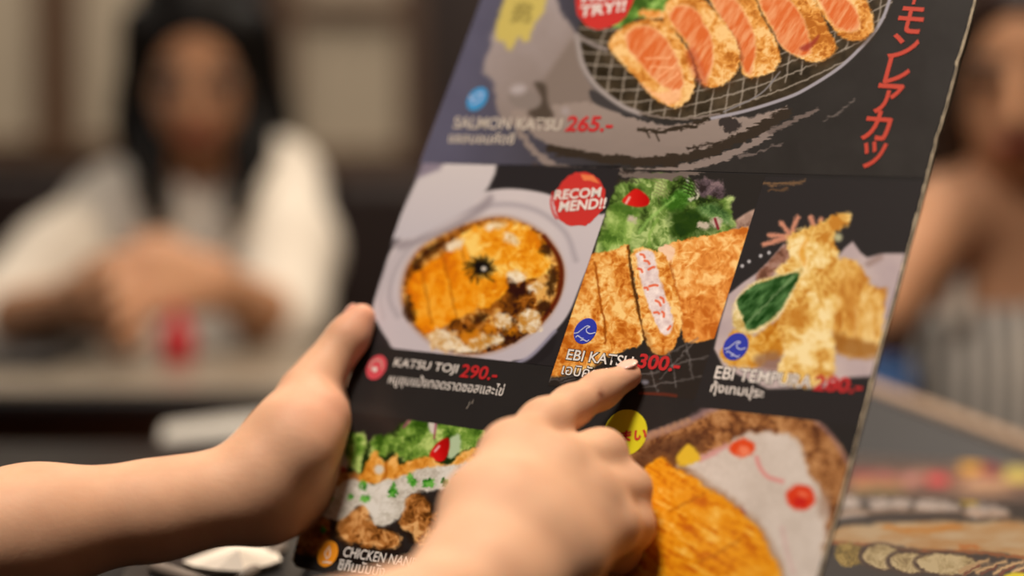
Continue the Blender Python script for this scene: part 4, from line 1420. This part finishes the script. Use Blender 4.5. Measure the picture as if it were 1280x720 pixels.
def skin_marks(V, c):
    # mole on the pointing finger, pinker finger ends and thumb base
    mole = P_(751, 492, 0.921)
    d = np.linalg.norm(V - mole, axis=1)
    k = np.clip(1 - d / 0.0030, 0, 1)[:, None]
    dirc = (mole - CAM) / np.linalg.norm(mole - CAM)
    pr = np.linalg.norm(np.cross(V - CAM, dirc), axis=1)
    k = (np.clip(1.6 - pr / 0.0012, 0, 1) * (np.abs(d) < 0.012))[:, None]
    c = c * (1 - k) + np.array((138, 84, 62.)) * k
    for p, r in ((P_(455, 395, 1.056), .022), (P_(790, 464, .945), .02), (P_(402, 520, 1.02), .03)):
        q = (np.clip(1 - np.linalg.norm(V - p, axis=1) / r, 0, 1) * .45)[:, None]
        c = c * (1 - q) + np.array((226, 150, 128.)) * q
    return c


V, Q = hold.mesh(0.0021)
person = fast_mesh('person', V, Q, M['skin'], None, True, skin_cols(V, (204, 158, 126), skin_marks))
tag(person, 'person holding up the big menu with one hand and pointing at it with the other', 'person')
# nail on the pointing index finger and on the thumb
ix = TIPC - P_(750, 488, 0.930)
ix /= np.linalg.norm(ix)
nrm = np.cross(ix, np.cross(c2w_vec(np.array([-0.45, -0.75, -0.5])), ix))
nrm /= np.linalg.norm(nrm)
nail('fingernail', TIPC + ix * .0005 + nrm * .0056, ix, nrm, .0052, .0044, person)
ix = P_(452, 397, 1.056) - P_(424, 436, 1.053)
ix /= np.linalg.norm(ix)
nrm = np.cross(ix, np.cross(c2w_vec(np.array([-0.95, -0.45, 0.35])), ix))
nrm /= np.linalg.norm(nrm)
nail('fingernail', P_(449, 401, 1.056) + nrm * .0072, ix, nrm, .0062, .0054, person)


def cloth(name, body, h, m, parent):
    V, Q = body.mesh(h)
    return fast_mesh(name, V, Q, m, parent, True)


sh = Body()
sh.cone(LSh, TC + (0, 0, .032), 0.058, 0.064, 0.04).cone(RSh, TC + (0, 0, .032), 0.058, 0.064, 0.04)
sh.ell(ctr + (0, 0, -.13), (.168, .108, .21), RT, 0.05).ell(ctr + (0, 0, -.40), (.156, .106, .23), RT, 0.05)
sh.cone(LSh, LSh * .5 + LEl * .5, 0.060, 0.058, 0.03).cone(RSh, RSh * .5 + REl * .5, 0.060, 0.058, 0.03)
cloth('tshirt', sh, 0.008, M['tshirt'], person)
tr = Body()
tr.ell(ctr + (0, 0, -.58), (.172, .118, .12), RT, 0.05)
for s_ in (-1, 1):
    hip = ctr + sd * .085 * s_ + (0, 0, -.60)
    kn = hip + fw * .40 + (0, 0, -.005)
    ank = kn + fw * .02
    ank[2] = 0.10
    tr.chain([hip, kn], [0.088, 0.066], 0.03).chain([kn, ank], [0.066, 0.052], 0.02)
cloth('trousers', tr, 0.009, M['trousers'], person)
hr = Body()
hr.ell(hd - fw * .012 + (0, 0, .018), (.084, .100, .112), RT, 0.02)
hr.ell(hd + fw * .10 + (0, 0, -.045), (.075, .07, .095), RT, 0.02, True)
cloth('hair', hr, 0.006, M['black_hair'], person)
for s_ in (-1, 1):
    ey = Body().ell(hd + fw * .084 + sd * .031 * s_ + (0, 0, .002), (.013, .006, .006), RT)
    cloth('eye', ey, 0.002, M['eye'], person)
cloth('mouth', Body().ell(hd + fw * .088 + (0, 0, -.062), (.022, .008, .007), RT), 0.002, M['lip'], person)


# ---- generic diner seen across the room ---------------------------------------------
def hand_simple(b_, wrist, tip_dir, side, s=1.0, curl=None):
    """palm with five separate slightly curled fingers"""
    f_ = np.array(tip_dir, float)
    f_ /= np.linalg.norm(f_)
    s_ = np.array(side, float)
    s_ = s_ - f_ * (s_ @ f_)
    s_ /= np.linalg.norm(s_)
    n_ = np.cross(f_, s_)
    if n_[2] > 0:
        n_ = -n_
    for i, (o, l) in enumerate(((-.030, .060), (-.010, .070), (.010, .066), (.028, .052))):
        k0 = wrist + f_ * .085 * s + s_ * o * s
        b_.chain([wrist + s_ * o * .5 * s, k0], [.019 * s, .012 * s], .012)
        b_.chain([k0, k0 + (f_ * .55 + n_ * .2) * l * s, k0 + (f_ * .85 + n_ * .65) * l * s], [.011 * s, .0095 * s, .007 * s], .004)
    t0 = wrist + f_ * .025 * s - s_ * .024 * s
    b_.chain([t0, t0 + (f_ * .03 - s_ * .022 + n_ * .006) * s, t0 + (f_ * .062 - s_ * .026 + n_ * .016) * s], [.015 * s, .0115 * s, .008 * s], .006)


def face_parts(hd, RT, parent, m_eye, m_lip, glasses=False, skin=None):
    sd, fw, up = RT[:, 0], RT[:, 1], RT[:, 2]
    for s_ in (-1, 1):
        cloth('eye', Body().ell(hd + fw * .086 + sd * .030 * s_ + up * .004, (.014, .006, .005), RT), 0.002, m_eye, parent)
        cloth('eyebrow', Body().ell(hd + fw * .088 + sd * .031 * s_ + up * .024, (.018, .005, .0035), RT), 0.002, m_eye, parent)
        if glasses:
            ring = Body()
            t = np.linspace(0, 2 * math.pi, 17)
            pts = [hd + fw * .100 + sd * (.033 * s_ + .025 * math.cos(a)) + up * (.002 + .020 * math.sin(a)) for a in t]
            ring.chain(pts, [.0016] * 17, .001)
            cloth('glasses_rim', ring, 0.0015, M['glass_rim'], parent)
    cloth('mouth', Body().ell(hd + fw * .088 - up * .060, (.022, .008, .008), RT), 0.002, m_lip, parent)


def head_add(b_, hd, RT):
    sd, fw, up = RT[:, 0], RT[:, 1], RT[:, 2]
    b_.ell(hd + up * .01, (.070, .090, .108), RT, 0.02)
    b_.ell(hd + fw * .030 - up * .060, (.050, .055, .050), RT, 0.03)
    b_.cone(hd + fw * .090 + up * .004, hd + fw * .106 - up * .030, .008, .012, .012)
    for s_ in (-1, 1):
        b_.ell(hd + sd * .072 * s_ - up * .01, (.010, .02, .03), RT, 0.006)


def seated_legs(b_, ctr, fw, sd, z0, r=1.0):
    for s_ in (-1, 1):
        hip = np.array([*(ctr + sd * .085 * s_)[:2], z0])
        kn = hip + fw * .36
        ank = np.array([*(kn - fw * .02)[:2], 0.07])
        b_.chain([hip, kn], [.076 * r, .056 * r], .03)
        b_.chain([kn, (kn + ank) / 2, ank], [.054 * r, .050 * r, .036 * r], .02)
        if r == 1.0:
            b_.chain([ank - (0, 0, .03), ank + fw * .14 - (0, 0, .04)], [.036, .028], .02)


# woman in the cream blouse
pw = Body()
fw = np.array([0.10, -0.99, 0.0])
fw /= np.linalg.norm(fw)
sd = np.array([-fw[1], fw[0], 0])            # viewer right
hd = P_(248, 74, 2.52)
tilt = math.radians(24)
fh = fw * math.cos(tilt) - np.array([0, 0, 1]) * math.sin(tilt)
uh = np.cross(sd, fh)
uh = uh if uh[2] > 0 else -uh
RTh = np.stack([sd, fh, uh], 1)
head_add(pw, hd, RTh)
sL = P_(342, 232, 2.64)
sR = P_(146, 266, 2.62)
TCw = (sL + sR) / 2
pw.cone(TCw + (0, 0, -.01), hd - uh * .08 - fh * .01, .052, .045, .03)
pw.cone(sL, TCw + (0, 0, .02), .045, .055, .04).cone(sR, TCw + (0, 0, .02), .045, .055, .04)
RTt = np.stack([sd, fw, np.array([0, 0, 1.0])], 1)
cw = TCw - fw * .02
pw.ell(cw + (0, 0, -.14), (.150, .095, .19), RTt, .05).ell(cw + (0, 0, -.38), (.130, .09, .2), RTt, .05)
eL = P_(350, 400, 2.46)
eR = P_(0, 404, 2.44)
wL = P_(268, 352, 2.30)
wR = P_(104, 374, 2.28)
pw.chain([sL, eL, wL], [.044, .038, .024], .02).chain([sR, eR, wR], [.044, .038, .024], .02)
hand_simple(pw, wL, P_(190, 352, 2.24) - wL, np.array([0, -.5, -1.0]))
hand_simple(pw, wR, P_(170, 380, 2.20) - wR, np.array([0, -.5, 1.0]))
zseat = 0.545
pw.ell(np.array([cw[0], cw[1], .57]), (.155, .11, .10), RTt, .05)
seated_legs(pw, cw, fw, sd, zseat)
V, Q = pw.mesh(0.0055)
woman = fast_mesh('person', V, Q, M['skin_far'], None, True, skin_cols(V, (194, 144, 110)))
tag(woman, 'woman with long black hair in a loose cream blouse, looking down', 'person')
bl = Body()
bl.cone(sL, TCw + (0, 0, .015), .056, .064, .04).cone(sR, TCw + (0, 0, .015), .052, .064, .04)
bl.ell(cw + (0, 0, -.14), (.170, .115, .20), RTt, .05).ell(cw + (0, 0, -.38), (.160, .115, .20), RTt, .05)
bl.chain([sL, sL * .5 + eL * .5 + (0.01, 0, 0), eL], [.058, .062, .056], .03).chain([sR, sR * .5 + eR * .5, eR], [.054, .058, .056], .03)
cloth('blouse', bl, 0.007, M['blouse'], woman)
tr = Body()
tr.ell(np.array([cw[0], cw[1], .57]), (.168, .124, .11), RTt, .05)
seated_legs(tr, cw, fw, sd, zseat, 1.16)
cloth('trousers', tr, 0.009, M['trousers'], woman)
hr = Body()
hr.ell(hd - fh * .012 + uh * .022, (.079, .104, .116), RTh, .02)
hr.ell(hd + fh * .105 - uh * .045, (.062, .075, .110), RTh, .02, True)
for s_ in (-1, 1):
    hr.chain([hd + sd * .062 * s_ + fh * .045 + uh * .06, hd + sd * .072 * s_ + fh * .02 - uh * .04, P_(248 + (66 if s_ > 0 else -64), 190, 2.50), P_(248 + (46 if s_ > 0 else -52), 262, 2.47)], [.026, .026, .024, .016], .02)
    hr.chain([hd + sd * .05 * s_ - fh * .07, hd + sd * .06 * s_ - fh * .09 - uh * .12, TCw + sd * .07 * s_ - fw * .10 + (0, 0, -.1)], [.05, .05, .035], .03)
cloth('hair', hr, 0.005, M['black_hair'], woman)
face_parts(hd, RTh, woman, M['eye'], M['lip'], True)

# woman in the striped top
m = bpy.data.materials.new('grey_white_striped_cotton')
m.use_nodes = True
nt = m.node_tree
tc = nt.nodes.new('ShaderNodeTexCoord')
wv = nt.nodes.new('ShaderNodeTexWave')
wv.bands_direction = 'X'
wv.inputs['Scale'].default_value = 17
wv.inputs['Distortion'].default_value = 0.6
rp = nt.nodes.new('ShaderNodeValToRGB')
rp.color_ramp.elements[0].color = (*lin((104, 98, 94)), 1)
rp.color_ramp.elements[1].color = (*lin((226, 218, 206)), 1)
nt.links.new(tc.outputs['Object'], wv.inputs['Vector'])
nt.links.new(wv.outputs['Fac'], rp.inputs['Fac'])
nt.links.new(rp.outputs['Color'], nt.nodes['Principled BSDF'].inputs['Base Color'])
nt.nodes['Principled BSDF'].inputs['Roughness'].default_value = 0.85
M['stripe'] = m
pr = Body()
fw = np.array([-0.34, -0.94, 0.0])
fw /= np.linalg.norm(fw)
sd = np.array([-fw[1], fw[0], 0])
hd = P_(1284, 80, 2.12)
tilt = math.radians(16)
fh = fw * math.cos(tilt) - np.array([0, 0, 1]) * math.sin(tilt)
uh = np.cross(sd, fh)
uh = uh if uh[2] > 0 else -uh
RTh = np.stack([sd, fh, uh], 1)
head_add(pr, hd, RTh)
sR2 = P_(1186, 268, 2.16)
sL2 = P_(1440, 275, 2.04 + .18)
TCr = (sR2 + sL2) / 2
pr.cone(TCr + (0, 0, -.02), hd - uh * .08, .050, .044, .03)
pr.cone(sR2, TCr + (0, 0, .015), .042, .055, .04).cone(sL2, TCr + (0, 0, .015), .042, .055, .04)
RTt = np.stack([sd, fw, np.array([0, 0, 1.0])], 1)
cr = TCr - fw * .02
pr.ell(cr + (0, 0, -.14), (.130, .095, .19), RTt, .05).ell(cr + (0, 0, -.36), (.118, .09, .2), RTt, .05)
pr.ell(np.array([cr[0], cr[1], .57]), (.155, .11, .10), RTt, .05)
eR2 = P_(1092, 392, 2.12)
wR2 = P_(985, 440, 1.94)
eL2 = P_(1500, 470, 2.12)
wL2 = P_(1440, 545, 1.92)
pr.chain([sR2, eR2, wR2], [.042, .036, .024], .02).chain([sL2, eL2, wL2], [.042, .036, .024], .02)
hand_simple(pr, wR2, P_(940, 470, 1.88) - wR2, np.array([0, -.4, 1.0]))
hand_simple(pr, wL2, P_(1400, 580, 1.84) - wL2, np.array([0, -.4, -1.0]))
seated_legs(pr, cr, fw, sd, zseat)
V, Q = pr.mesh(0.0055)
woman2 = fast_mesh('person', V, Q, M['skin_far'], None, True, skin_cols(V, (200, 148, 112)))
tag(woman2, 'woman with bare shoulders in a grey and white striped top behind the menu', 'person')
tp = Body()
tp.ell(cr + (0, 0, -.17), (.146, .112, .14), RTt, .03).ell(cr + (0, 0, -.36), (.136, .108, .20), RTt, .05)
tp.ell(cr + fw * .02 + (0, 0, .03), (.075, .16, .080), RTt, .02, True)
cloth('striped_top', tp, 0.006, M['stripe'], woman2)
for s_ in (-1, 1):
    st = Body()
    st.chain([cr + sd * .085 * s_ + fw * .100 + (0, 0, -.10), cr + sd * .090 * s_ + fw * .085 + (0, 0, -.02), cr + sd * .088 * s_ + fw * .03 + (0, 0, .062), cr + sd * .085 * s_ - fw * .08 + (0, 0, -.02)], [.012] * 4, .01)
    cloth('shoulder_strap', st, 0.004, M['blouse'], woman2)
tr = Body()
tr.ell(np.array([cr[0], cr[1], .57]), (.168, .124, .11), RTt, .05)
seated_legs(tr, cr, fw, sd, zseat, 1.16)
cloth('trousers', tr, 0.009, M['trousers'], woman2)
hr = Body()
hr.ell(hd - fh * .012 + uh * .022, (.084, .102, .116), RTh, .02)
hr.ell(hd + fh * .105 - uh * .040, (.062, .075, .110), RTh, .02, True)
for s_ in (-1, 1):
    hr.chain([hd + sd * .064 * s_ + fh * .035 + uh * .06, hd + sd * .082 * s_ - uh * .05, hd + sd * .078 * s_ - uh * .13 - fh * .02, TCr + sd * .08 * s_ - fw * .09 + (0, 0, -.10)], [.026, .026, .026, .03], .02)
hr.chain([hd - fh * .07, hd - fh * .085 - uh * .12, TCr - fw * .11 + (0, 0, -.16)], [.06, .06, .05], .03)
cloth('hair', hr, 0.005, M['brown_hair'], woman2)
face_parts(hd, RTh, woman2, M['eye'], M['lip'], False)

# seat of the woman in the striped top
b = empty('bench_seat', (0.75, 2.3, 0), 'dark padded seat under the woman in the striped top', 'bench')
adopt(box('base', (0.30, 1.98, 0.0), (1.5, 2.46, 0.36), M['apron'], bevel=0.01), b)
adopt(box('seat_cushion', (0.30, 1.96, 0.361), (1.5, 2.42, 0.46), M['bench'], bevel=0.02), b)
adopt(box('back_cushion', (0.30, 2.425, 0.40), (1.5, 2.52, 0.90), M['bench'], bevel=0.025), b)
# seat of the person with the menu
b = empty('bench_seat', (-0.4, 0.33, 0), 'dark padded seat under the person holding the menu', 'bench')
adopt(box('base', (-0.95, 0.08, 0.0), (-0.25, 0.60, 0.30), M['apron'], bevel=0.01), b)
adopt(box('seat_cushion', (-0.95, 0.06, 0.301), (-0.25, 0.62, 0.388), M['bench'], bevel=0.02), b)


# ------------------------------------------------------------------ things on the near table
def table_uv(px, py, z=TZ):
    r = FWD + (px - 640) / F * RIGHT - (py - 360) / F * UP
    s = (z - CAM[2]) / r[2]
    return CAM + r * s


def lying_menu(name, label, corners, z0, painter, base, ns, nt):
    """thin board on the table with a printed upper face; corners = far left, far right, near right, near left (world xy)"""
    P = np.array(corners, float)
    o = empty(name, (P[:, 0].mean(), P[:, 1].mean(), z0), label, 'menu')
    th = 0.003
    V = [(x, y, z0) for x, y in P] + [(x, y, z0 + th) for x, y in P]
    adopt(mesh_obj('board', V, [(0, 1, 2, 3), (7, 6, 5, 4)] + [((i + 1) % 4, i, i + 4, (i + 1) % 4 + 4) for i in range(4)], M['back']), o)
    t = np.linspace(0, 1, nt)[:, None, None]
    s = np.linspace(0, 1, ns)[None, :, None]
    U = (P[0] * (1 - s) + P[1] * s) * (1 - t) + (P[3] * (1 - s) + P[2] * s) * t
    rel = np.stack([U[..., 0] - CAM[0], U[..., 1] - CAM[1], np.full(U.shape[:2], z0 + th - CAM[2])], -1)
    dd = rel @ FWD
    X = 640 + F * (rel @ RIGHT) / dd
    Y = 360 - F * (rel @ UP) / dd
    cv = Canvas(X, Y, base)
    painter(cv)
    V = np.concatenate([U, np.full(U.shape[:2] + (1,), z0 + th + 0.0002)], -1)
    i = np.arange(nt * ns).reshape(nt, ns)
    Q = np.stack([i[1:, :-1], i[1:, 1:], i[:-1, 1:], i[:-1, :-1]], -1).reshape(-1, 4)
    adopt(fast_mesh('printed_face', V.reshape(-1, 3), Q, M['print_flat'], None, False, ink(cv.C).reshape(-1, 3)), o)
    return o


def paint_near(c):
    c.C[:] = (62, 56, 55)
    wsp = lambda x, y: mixc((172, 160, 158), (214, 204, 204), fbm(x / 10, y / 5, 3) * 1.6 - .3)
    for q in ((1062, 628, 16, 9, 5), (1100, 630, 16, 9, 5), (1128, 630, 14, 8, 5), (1160, 632, 17, 9, 5), (1186, 634, 14, 8, 5), (1222, 638, 16, 8, 5), (1244, 640, 16, 8, 5), (1060, 645, 26, 5, -4)):
        c.ell(*q, wsp, 3, (3, 6))
    c.line([(1040, 642), (1080, 640), (1150, 640), (1260, 646)], 5, (196, 160, 134), 3, (2, 8), alpha=.7)
    c.ell(1210, 626, 14, 6, 5, (204, 174, 52), 3, (2, 5))
    c.line([(1036, 655), (1080, 650), (1150, 646), (1200, 646)], 8, (56, 50, 50), 3)
    for k in range(5):
        c.line([(1230 + k * 14, 650), (1232 + k * 14, 662)], 3, (84, 76, 74), 2, (1.5, 5))
    bread = lambda x, y: mixc((206, 182, 150), (190, 140, 84), (fbm(x / 34, y / 10, 7) - .3) * 1.9)
    c.poly([(1034, 676), (1040, 662), (1080, 656), (1140, 652), (1200, 652), (1300, 656), (1320, 700), (1240, 692), (1180, 690), (1120, 684), (1070, 682)], bread, 3, (1.5, 9))
    c.line([(1108, 660), (1140, 664), (1170, 662), (1200, 659)], 6, (206, 138, 54), 3, (2, 8))
    c.line([(1040, 680), (1090, 682), (1150, 690), (1210, 690), (1290, 700)], 4, (156, 92, 48), 2, (1.5, 7))
    c.line([(1200, 684), (1220, 684)], 5, (200, 120, 50), 3, (2, 6))
    c.ell(1062, 694, 20, 15, 8, crumb((120, 100, 40), (166, 142, 74), (196, 170, 110), 6, 3), 2, (1.5, 6))
    for q in ((1104, 697, 26, 15, 6), (1138, 704, 26, 13, 6), (1186, 706, 40, 13, 4)):
        c.ell(q[0] - 2, q[1], q[2] + 3, q[3] + 3, q[4], (70, 50, 40), 2.5)
        c.ell(*q, crumb((150, 130, 92), (190, 172, 130), (214, 198, 160), 8, 5), 2, (1.5, 6))
    for k in range(4):
        c.line([(1200 + k * 22, 716), (1216 + k * 22, 708), (1234 + k * 22, 702)], 5, (196, 164, 124), 2, (1.5, 6))
        c.line([(1206 + k * 22, 718), (1224 + k * 22, 708)], 2.5, (120, 62, 44), 1.5, (1.5, 6))
    c.ell(1272, 722, 18, 6, 0, (206, 190, 40), 2)
    # beyond the frame: dark print with a few more slices
    for k in range(6):
        c.ell(1080 + k * 46, 745 + (k % 2) * 14, 24, 10, 10, crumb((150, 120, 82), (190, 160, 120), (214, 196, 160), 8, 8 + k), 2, (1.5, 6))


def paint_far(c):
    c.C[:] = (84, 70, 64)
    n = lambda x, y: mixc((96, 66, 56), (172, 132, 112), fbm(x / 16, y / 5, 13) * 1.7 - .4)
    c.poly([(1030, 590), (1300, 584), (1300, 612), (1030, 614)], n, 4, (2, 8), sm=False)
    for q, col in (((1172, 600, 14, 7, 0), (194, 66, 74)), ((1110, 600, 14, 6, 0), (160, 92, 88)), ((1140, 600, 10, 6, 0), (178, 120, 116)), ((1078, 603, 12, 6, 0), (170, 110, 90)), ((1080, 594, 20, 3, 0), (130, 44, 50)), ((1214, 584, 14, 8, 0), (206, 150, 44)), ((1236, 588, 8, 8, 0), (140, 40, 50)), ((1254, 574, 9, 8, 0), (70, 104, 40)), ((1272, 594, 18, 10, 0), (186, 170, 90)), ((1240, 604, 30, 4, 0), (186, 150, 118)), ((1100, 610, 40, 3, 0), (150, 130, 70)), ((1230, 614, 40, 4, 0), (170, 134, 106))):
        c.ell(*q, col, 3, (2, 6))


def txy(px, py, z=TZ + 0.0305):
    return table_uv(px, py, z)[:2]


a1, a2 = txy(1000, 618), txy(1330, 632)
ddir = (a2 - a1) / np.linalg.norm(a2 - a1)
nd = np.array([ddir[1], -ddir[0]])
w1 = a1 + nd * 0.30
w2 = a2 + nd * 0.30
lying_menu('menu', 'dark photo menu with bread slices lying on top of a stack of menus', [a1, a2 + ddir * .05, w2 + ddir * .05, w1], TZ + 0.0275, paint_near, (62, 56, 55), 420, 300)
for k in range(8):
    dx, dy = 0.004 * math.sin(k * 2.1), 0.004 * math.cos(k * 1.7) - 0.002
    P4 = [p + np.array([dx, dy]) - nd * 0.0 for p in (a1 - ddir * .0, a2 + ddir * .05, w2 + ddir * .05, w1)]
    z_ = TZ + 0.0003 + k * 0.0034
    nth = ('lowest menu board', 'second menu board from the bottom', 'third menu board from the bottom', 'fourth menu board from the bottom', 'fourth menu board from the top', 'third menu board from the top', 'second menu board from the top', 'uppermost menu board')[k]
    mk = empty('menu', (P4[0][0], P4[0][1], z_), nth + ' in the stack under the bread slice menu', 'menu', 'menus stacked under the bread slice menu')
    adopt(mesh_obj('board', [(*p, z_) for p in P4] + [(*p, z_ + .0031) for p in P4], [(0, 1, 2, 3), (7, 6, 5, 4)] + [((i + 1) % 4, i, i + 4, (i + 1) % 4 + 4) for i in range(4)], M['back']), mk)
c1, c2 = a1 - nd * .012, a2 + ddir * .05 - nd * .012
b1, b2_ = table_uv(960, 572, TZ + .003)[:2], table_uv(1340, 566, TZ + .003)[:2]
lying_menu('menu', 'menu with red and yellow pictures lying behind the bread slice menu', [b1, b2_, c2, c1], TZ + 0.0002, paint_far, (84, 70, 64), 300, 160)

# tilted open menu held in front of the woman in the striped top: pale upper edge, dark face
e0, e1 = W(1040, 474, 1.56), W(1330, 580, 1.50)
pl = np.array([0.02, -0.045, -0.055])
back_n = np.cross(e1 - e0, pl)
back_n /= np.linalg.norm(back_n)
if back_n[1] < 0:
    back_n = -back_n
up_e = np.array([0, 0.10, 0.012])
mo = empty('menu', tuple((e0 + e1) / 2 - (0, 0, .06)), 'tilted menu with pale edge and dark face in front of the striped top', 'menu')
f0, f1 = W(1040, 573, 1.525), W(1330, 590, 1.455)
g0, g1 = e0 + up_e, e1 + up_e
t_ = back_n * 0.006
adopt(mesh_obj('cover', [e0, e1, f1, f0, e0 + t_, e1 + t_, f1 + t_, f0 + t_], [(0, 3, 2, 1), (4, 5, 6, 7), (0, 1, 5, 4), (3, 7, 6, 2), (0, 4, 7, 3), (1, 2, 6, 5)], M['back']), mo)
M['pale'] = mat('pale_page', (176, 150, 128), 0.7, 0.3, noise=(20, 0.08))
u_ = np.array([0, 0, 0.004])
h0, h1 = e0 + up_e * .35, e1 + up_e * .35
adopt(mesh_obj('page', [e0 + u_, e1 + u_, h1 + u_, h0 + u_, e0 + u_ * .2, e1 + u_ * .2, h1 + u_ * .2, h0 + u_ * .2], [(0, 1, 2, 3), (7, 6, 5, 4), (0, 4, 5, 1), (1, 5, 6, 2), (2, 6, 7, 3), (3, 7, 4, 0)], M['pale']), mo)

# white paper napkin folded on a black tray, lower left --------------------------------
M['napkin'] = mat('white_paper_napkin', (226, 214, 198), 0.8, 0.3, noise=(30, 0.05), bump=(60, 0.5))
M['tray'] = mat('black_lacquer_tray', (24, 22, 22), 0.3, 0.5, noise=(40, 0.2))
M['tray_rim'] = mat('dull_grey_tray_rim', (120, 108, 98), 0.5, 0.4, noise=(60, 0.2))
q0 = table_uv(236, 716, TZ + .012)
tr0 = table_uv(170, 725, TZ)
tray = empty('tray', (tr0[0] + .06, tr0[1] + .02, TZ), 'black tray with a grey rim under the folded white napkin', 'tray')
pA, pB, pC, pD = table_uv(150, 742, TZ)[:2], table_uv(372, 742, TZ)[:2], table_uv(420, 655, TZ)[:2], table_uv(190, 655, TZ)[:2]
zt = TZ + 0.0006
adopt(mesh_obj('base', [(*p, zt) for p in (pA, pB, pC, pD)] + [(*p, zt + .006) for p in (pA, pB, pC, pD)], [(3, 2, 1, 0), (4, 5, 6, 7), (0, 1, 5, 4), (1, 2, 6, 5), (2, 3, 7, 6), (3, 0, 4, 7)], M['tray']), tray)
for (a, b2) in ((table_uv(192, 706, zt + .01), table_uv(262, 728, zt + .01)), (table_uv(352, 682, zt + .01), table_uv(300, 724, zt + .01))):
    rb_ = Body().cone(np.array([a[0], a[1], zt + .009]), np.array([b2[0], b2[1], zt + .009]), .0035, .0035, .002)
    V, Q = rb_.mesh(.0012)
    adopt(fast_mesh('rim', V, Q, M['tray_rim']), tray)
nA = [(228, 702), (262, 690), (296, 676), (320, 680), (346, 690), (352, 700), (336, 706), (306, 714), (270, 712), (244, 708)]
bm = bmesh.new()
zn = zt + .0065
top, bot = [], []
for i, (px, py) in enumerate(nA):
    p = table_uv(px, py + 6, zn)
    bot.append(bm.verts.new((p[0], p[1], zn)))
    p2 = table_uv(px, py, zn + .004)
    top.append(bm.verts.new((p2[0], p2[1], zn + .004)))
cen = table_uv(298, 692, zn + .012)
cv_ = bm.verts.new((cen[0], cen[1], zn + .014))
n = len(nA)
for i in range(n):
    bm.faces.new((bot[i], bot[(i + 1) % n], top[(i + 1) % n], top[i]))
    bm.faces.new((top[i], top[(i + 1) % n], cv_))
bm.faces.new(bot[::-1])
bmesh.ops.recalc_face_normals(bm, faces=bm.faces)
me = bpy.data.meshes.new('napkin')
bm.to_mesh(me)
bm.free()
me.materials.append(M['napkin'])
nk = bpy.data.objects.new('napkin', me)
COL.objects.link(nk)
tag(nk, 'folded white paper napkin on the black tray by the forearm', 'napkin')

# ------------------------------------------------------------------ things on the far table
M['redp'] = mat('red_plastic', (186, 30, 40), 0.35, 0.5, noise=(30, 0.05))
M['redcap'] = mat('pale_cap', (190, 150, 140), 0.4, 0.5, noise=(30, 0.05))


def lathe(name, prof, c0, m, parent):
    n = 24
    V, Fc = [], []
    for r, z in prof:
        for k in range(n):
            a = 2 * math.pi * k / n
            V.append((c0[0] + r * math.cos(a), c0[1] + r * math.sin(a), c0[2] + z))
    for i in range(len(prof) - 1):
        for k in range(n):
            Fc.append((i * n + k, i * n + (k + 1) % n, (i + 1) * n + (k + 1) % n, (i + 1) * n + k))
    Fc.append(list(range(n))[::-1])
    Fc.append([(len(prof) - 1) * n + k for k in range(n)])
    return adopt(mesh_obj(name, V, Fc, m, None, True), parent)


rb0 = table_uv(222, 454, TZ)
rb0[2] = TZ + 0.0002
rb_e = empty('sauce_bottle', tuple(rb0), 'small red sauce bottle on the grey topped table', 'bottle')
lathe('body', [(.016, 0), (.018, .004), (.018, .032), (.013, .042), (.008, .045)], rb0, M['redp'], rb_e)
lathe('cap', [(.0085, .0455), (.0085, .051), (.004, .060), (.002, .062)], rb0, M['redp'], rb_e)

fz = TZ + .0003
fo = empty('menu', (-0.62, 2.25, fz), 'dark open menu lying on the grey topped table beside the red bottle', 'menu')
for s_, (xa, xb) in enumerate(((-0.86, -0.665), (-0.66, -0.47))):
    V = [(xa, 2.12, fz + (0.009 if s_ == 0 else 0)), (xb, 2.12, fz + (0 if s_ == 0 else 0.009)), (xb, 2.40, fz + (0 if s_ == 0 else 0.009)), (xa, 2.40, fz + (0.009 if s_ == 0 else 0))]
    V = V + [(x, y, z + .003) for x, y, z in V]
    adopt(mesh_obj('leaf', V, [(3, 2, 1, 0), (4, 5, 6, 7), (0, 1, 5, 4), (1, 2, 6, 5), (2, 3, 7, 6), (3, 0, 4, 7)], M['back']), fo)

# blue cushion leaning on the seat back beside the woman in the striped top
M['blue'] = mat('blue_fabric', (56, 88, 136), 0.8, 0.3, noise=(25, 0.12), bump=(50, 0.5))
cu = empty('cushion', (0.40, 2.36, 0.4612), 'blue cushion leaning on the seat back beside the striped top', 'cushion')
cb = Body().ell((0.385, 2.365, .60), (.105, .040, .135), None, .02)
for sx in (-1, 1):
    for sz in (-1, 1):
        cb.cone((0.385, 2.365, .60), (0.385 + sx * .085, 2.368, .60 + sz * .115), .03, .012, .02)
V, Q = cb.mesh(.006)
V[:, 2] = np.maximum(V[:, 2], .4612)
adopt(fast_mesh('cover', V, Q, M['blue']), cu)
pp = Body().chain([np.array((0.385 + x, 2.368, .60 + z)) for x, z in ((-.088, -.118), (-.10, 0), (-.088, .118), (0, .128), (.088, .118), (.10, 0), (.088, -.118))], [.006] * 7, .003)
V, Q = pp.mesh(.003)
adopt(fast_mesh('piping', V, Q, M['blue']), cu)
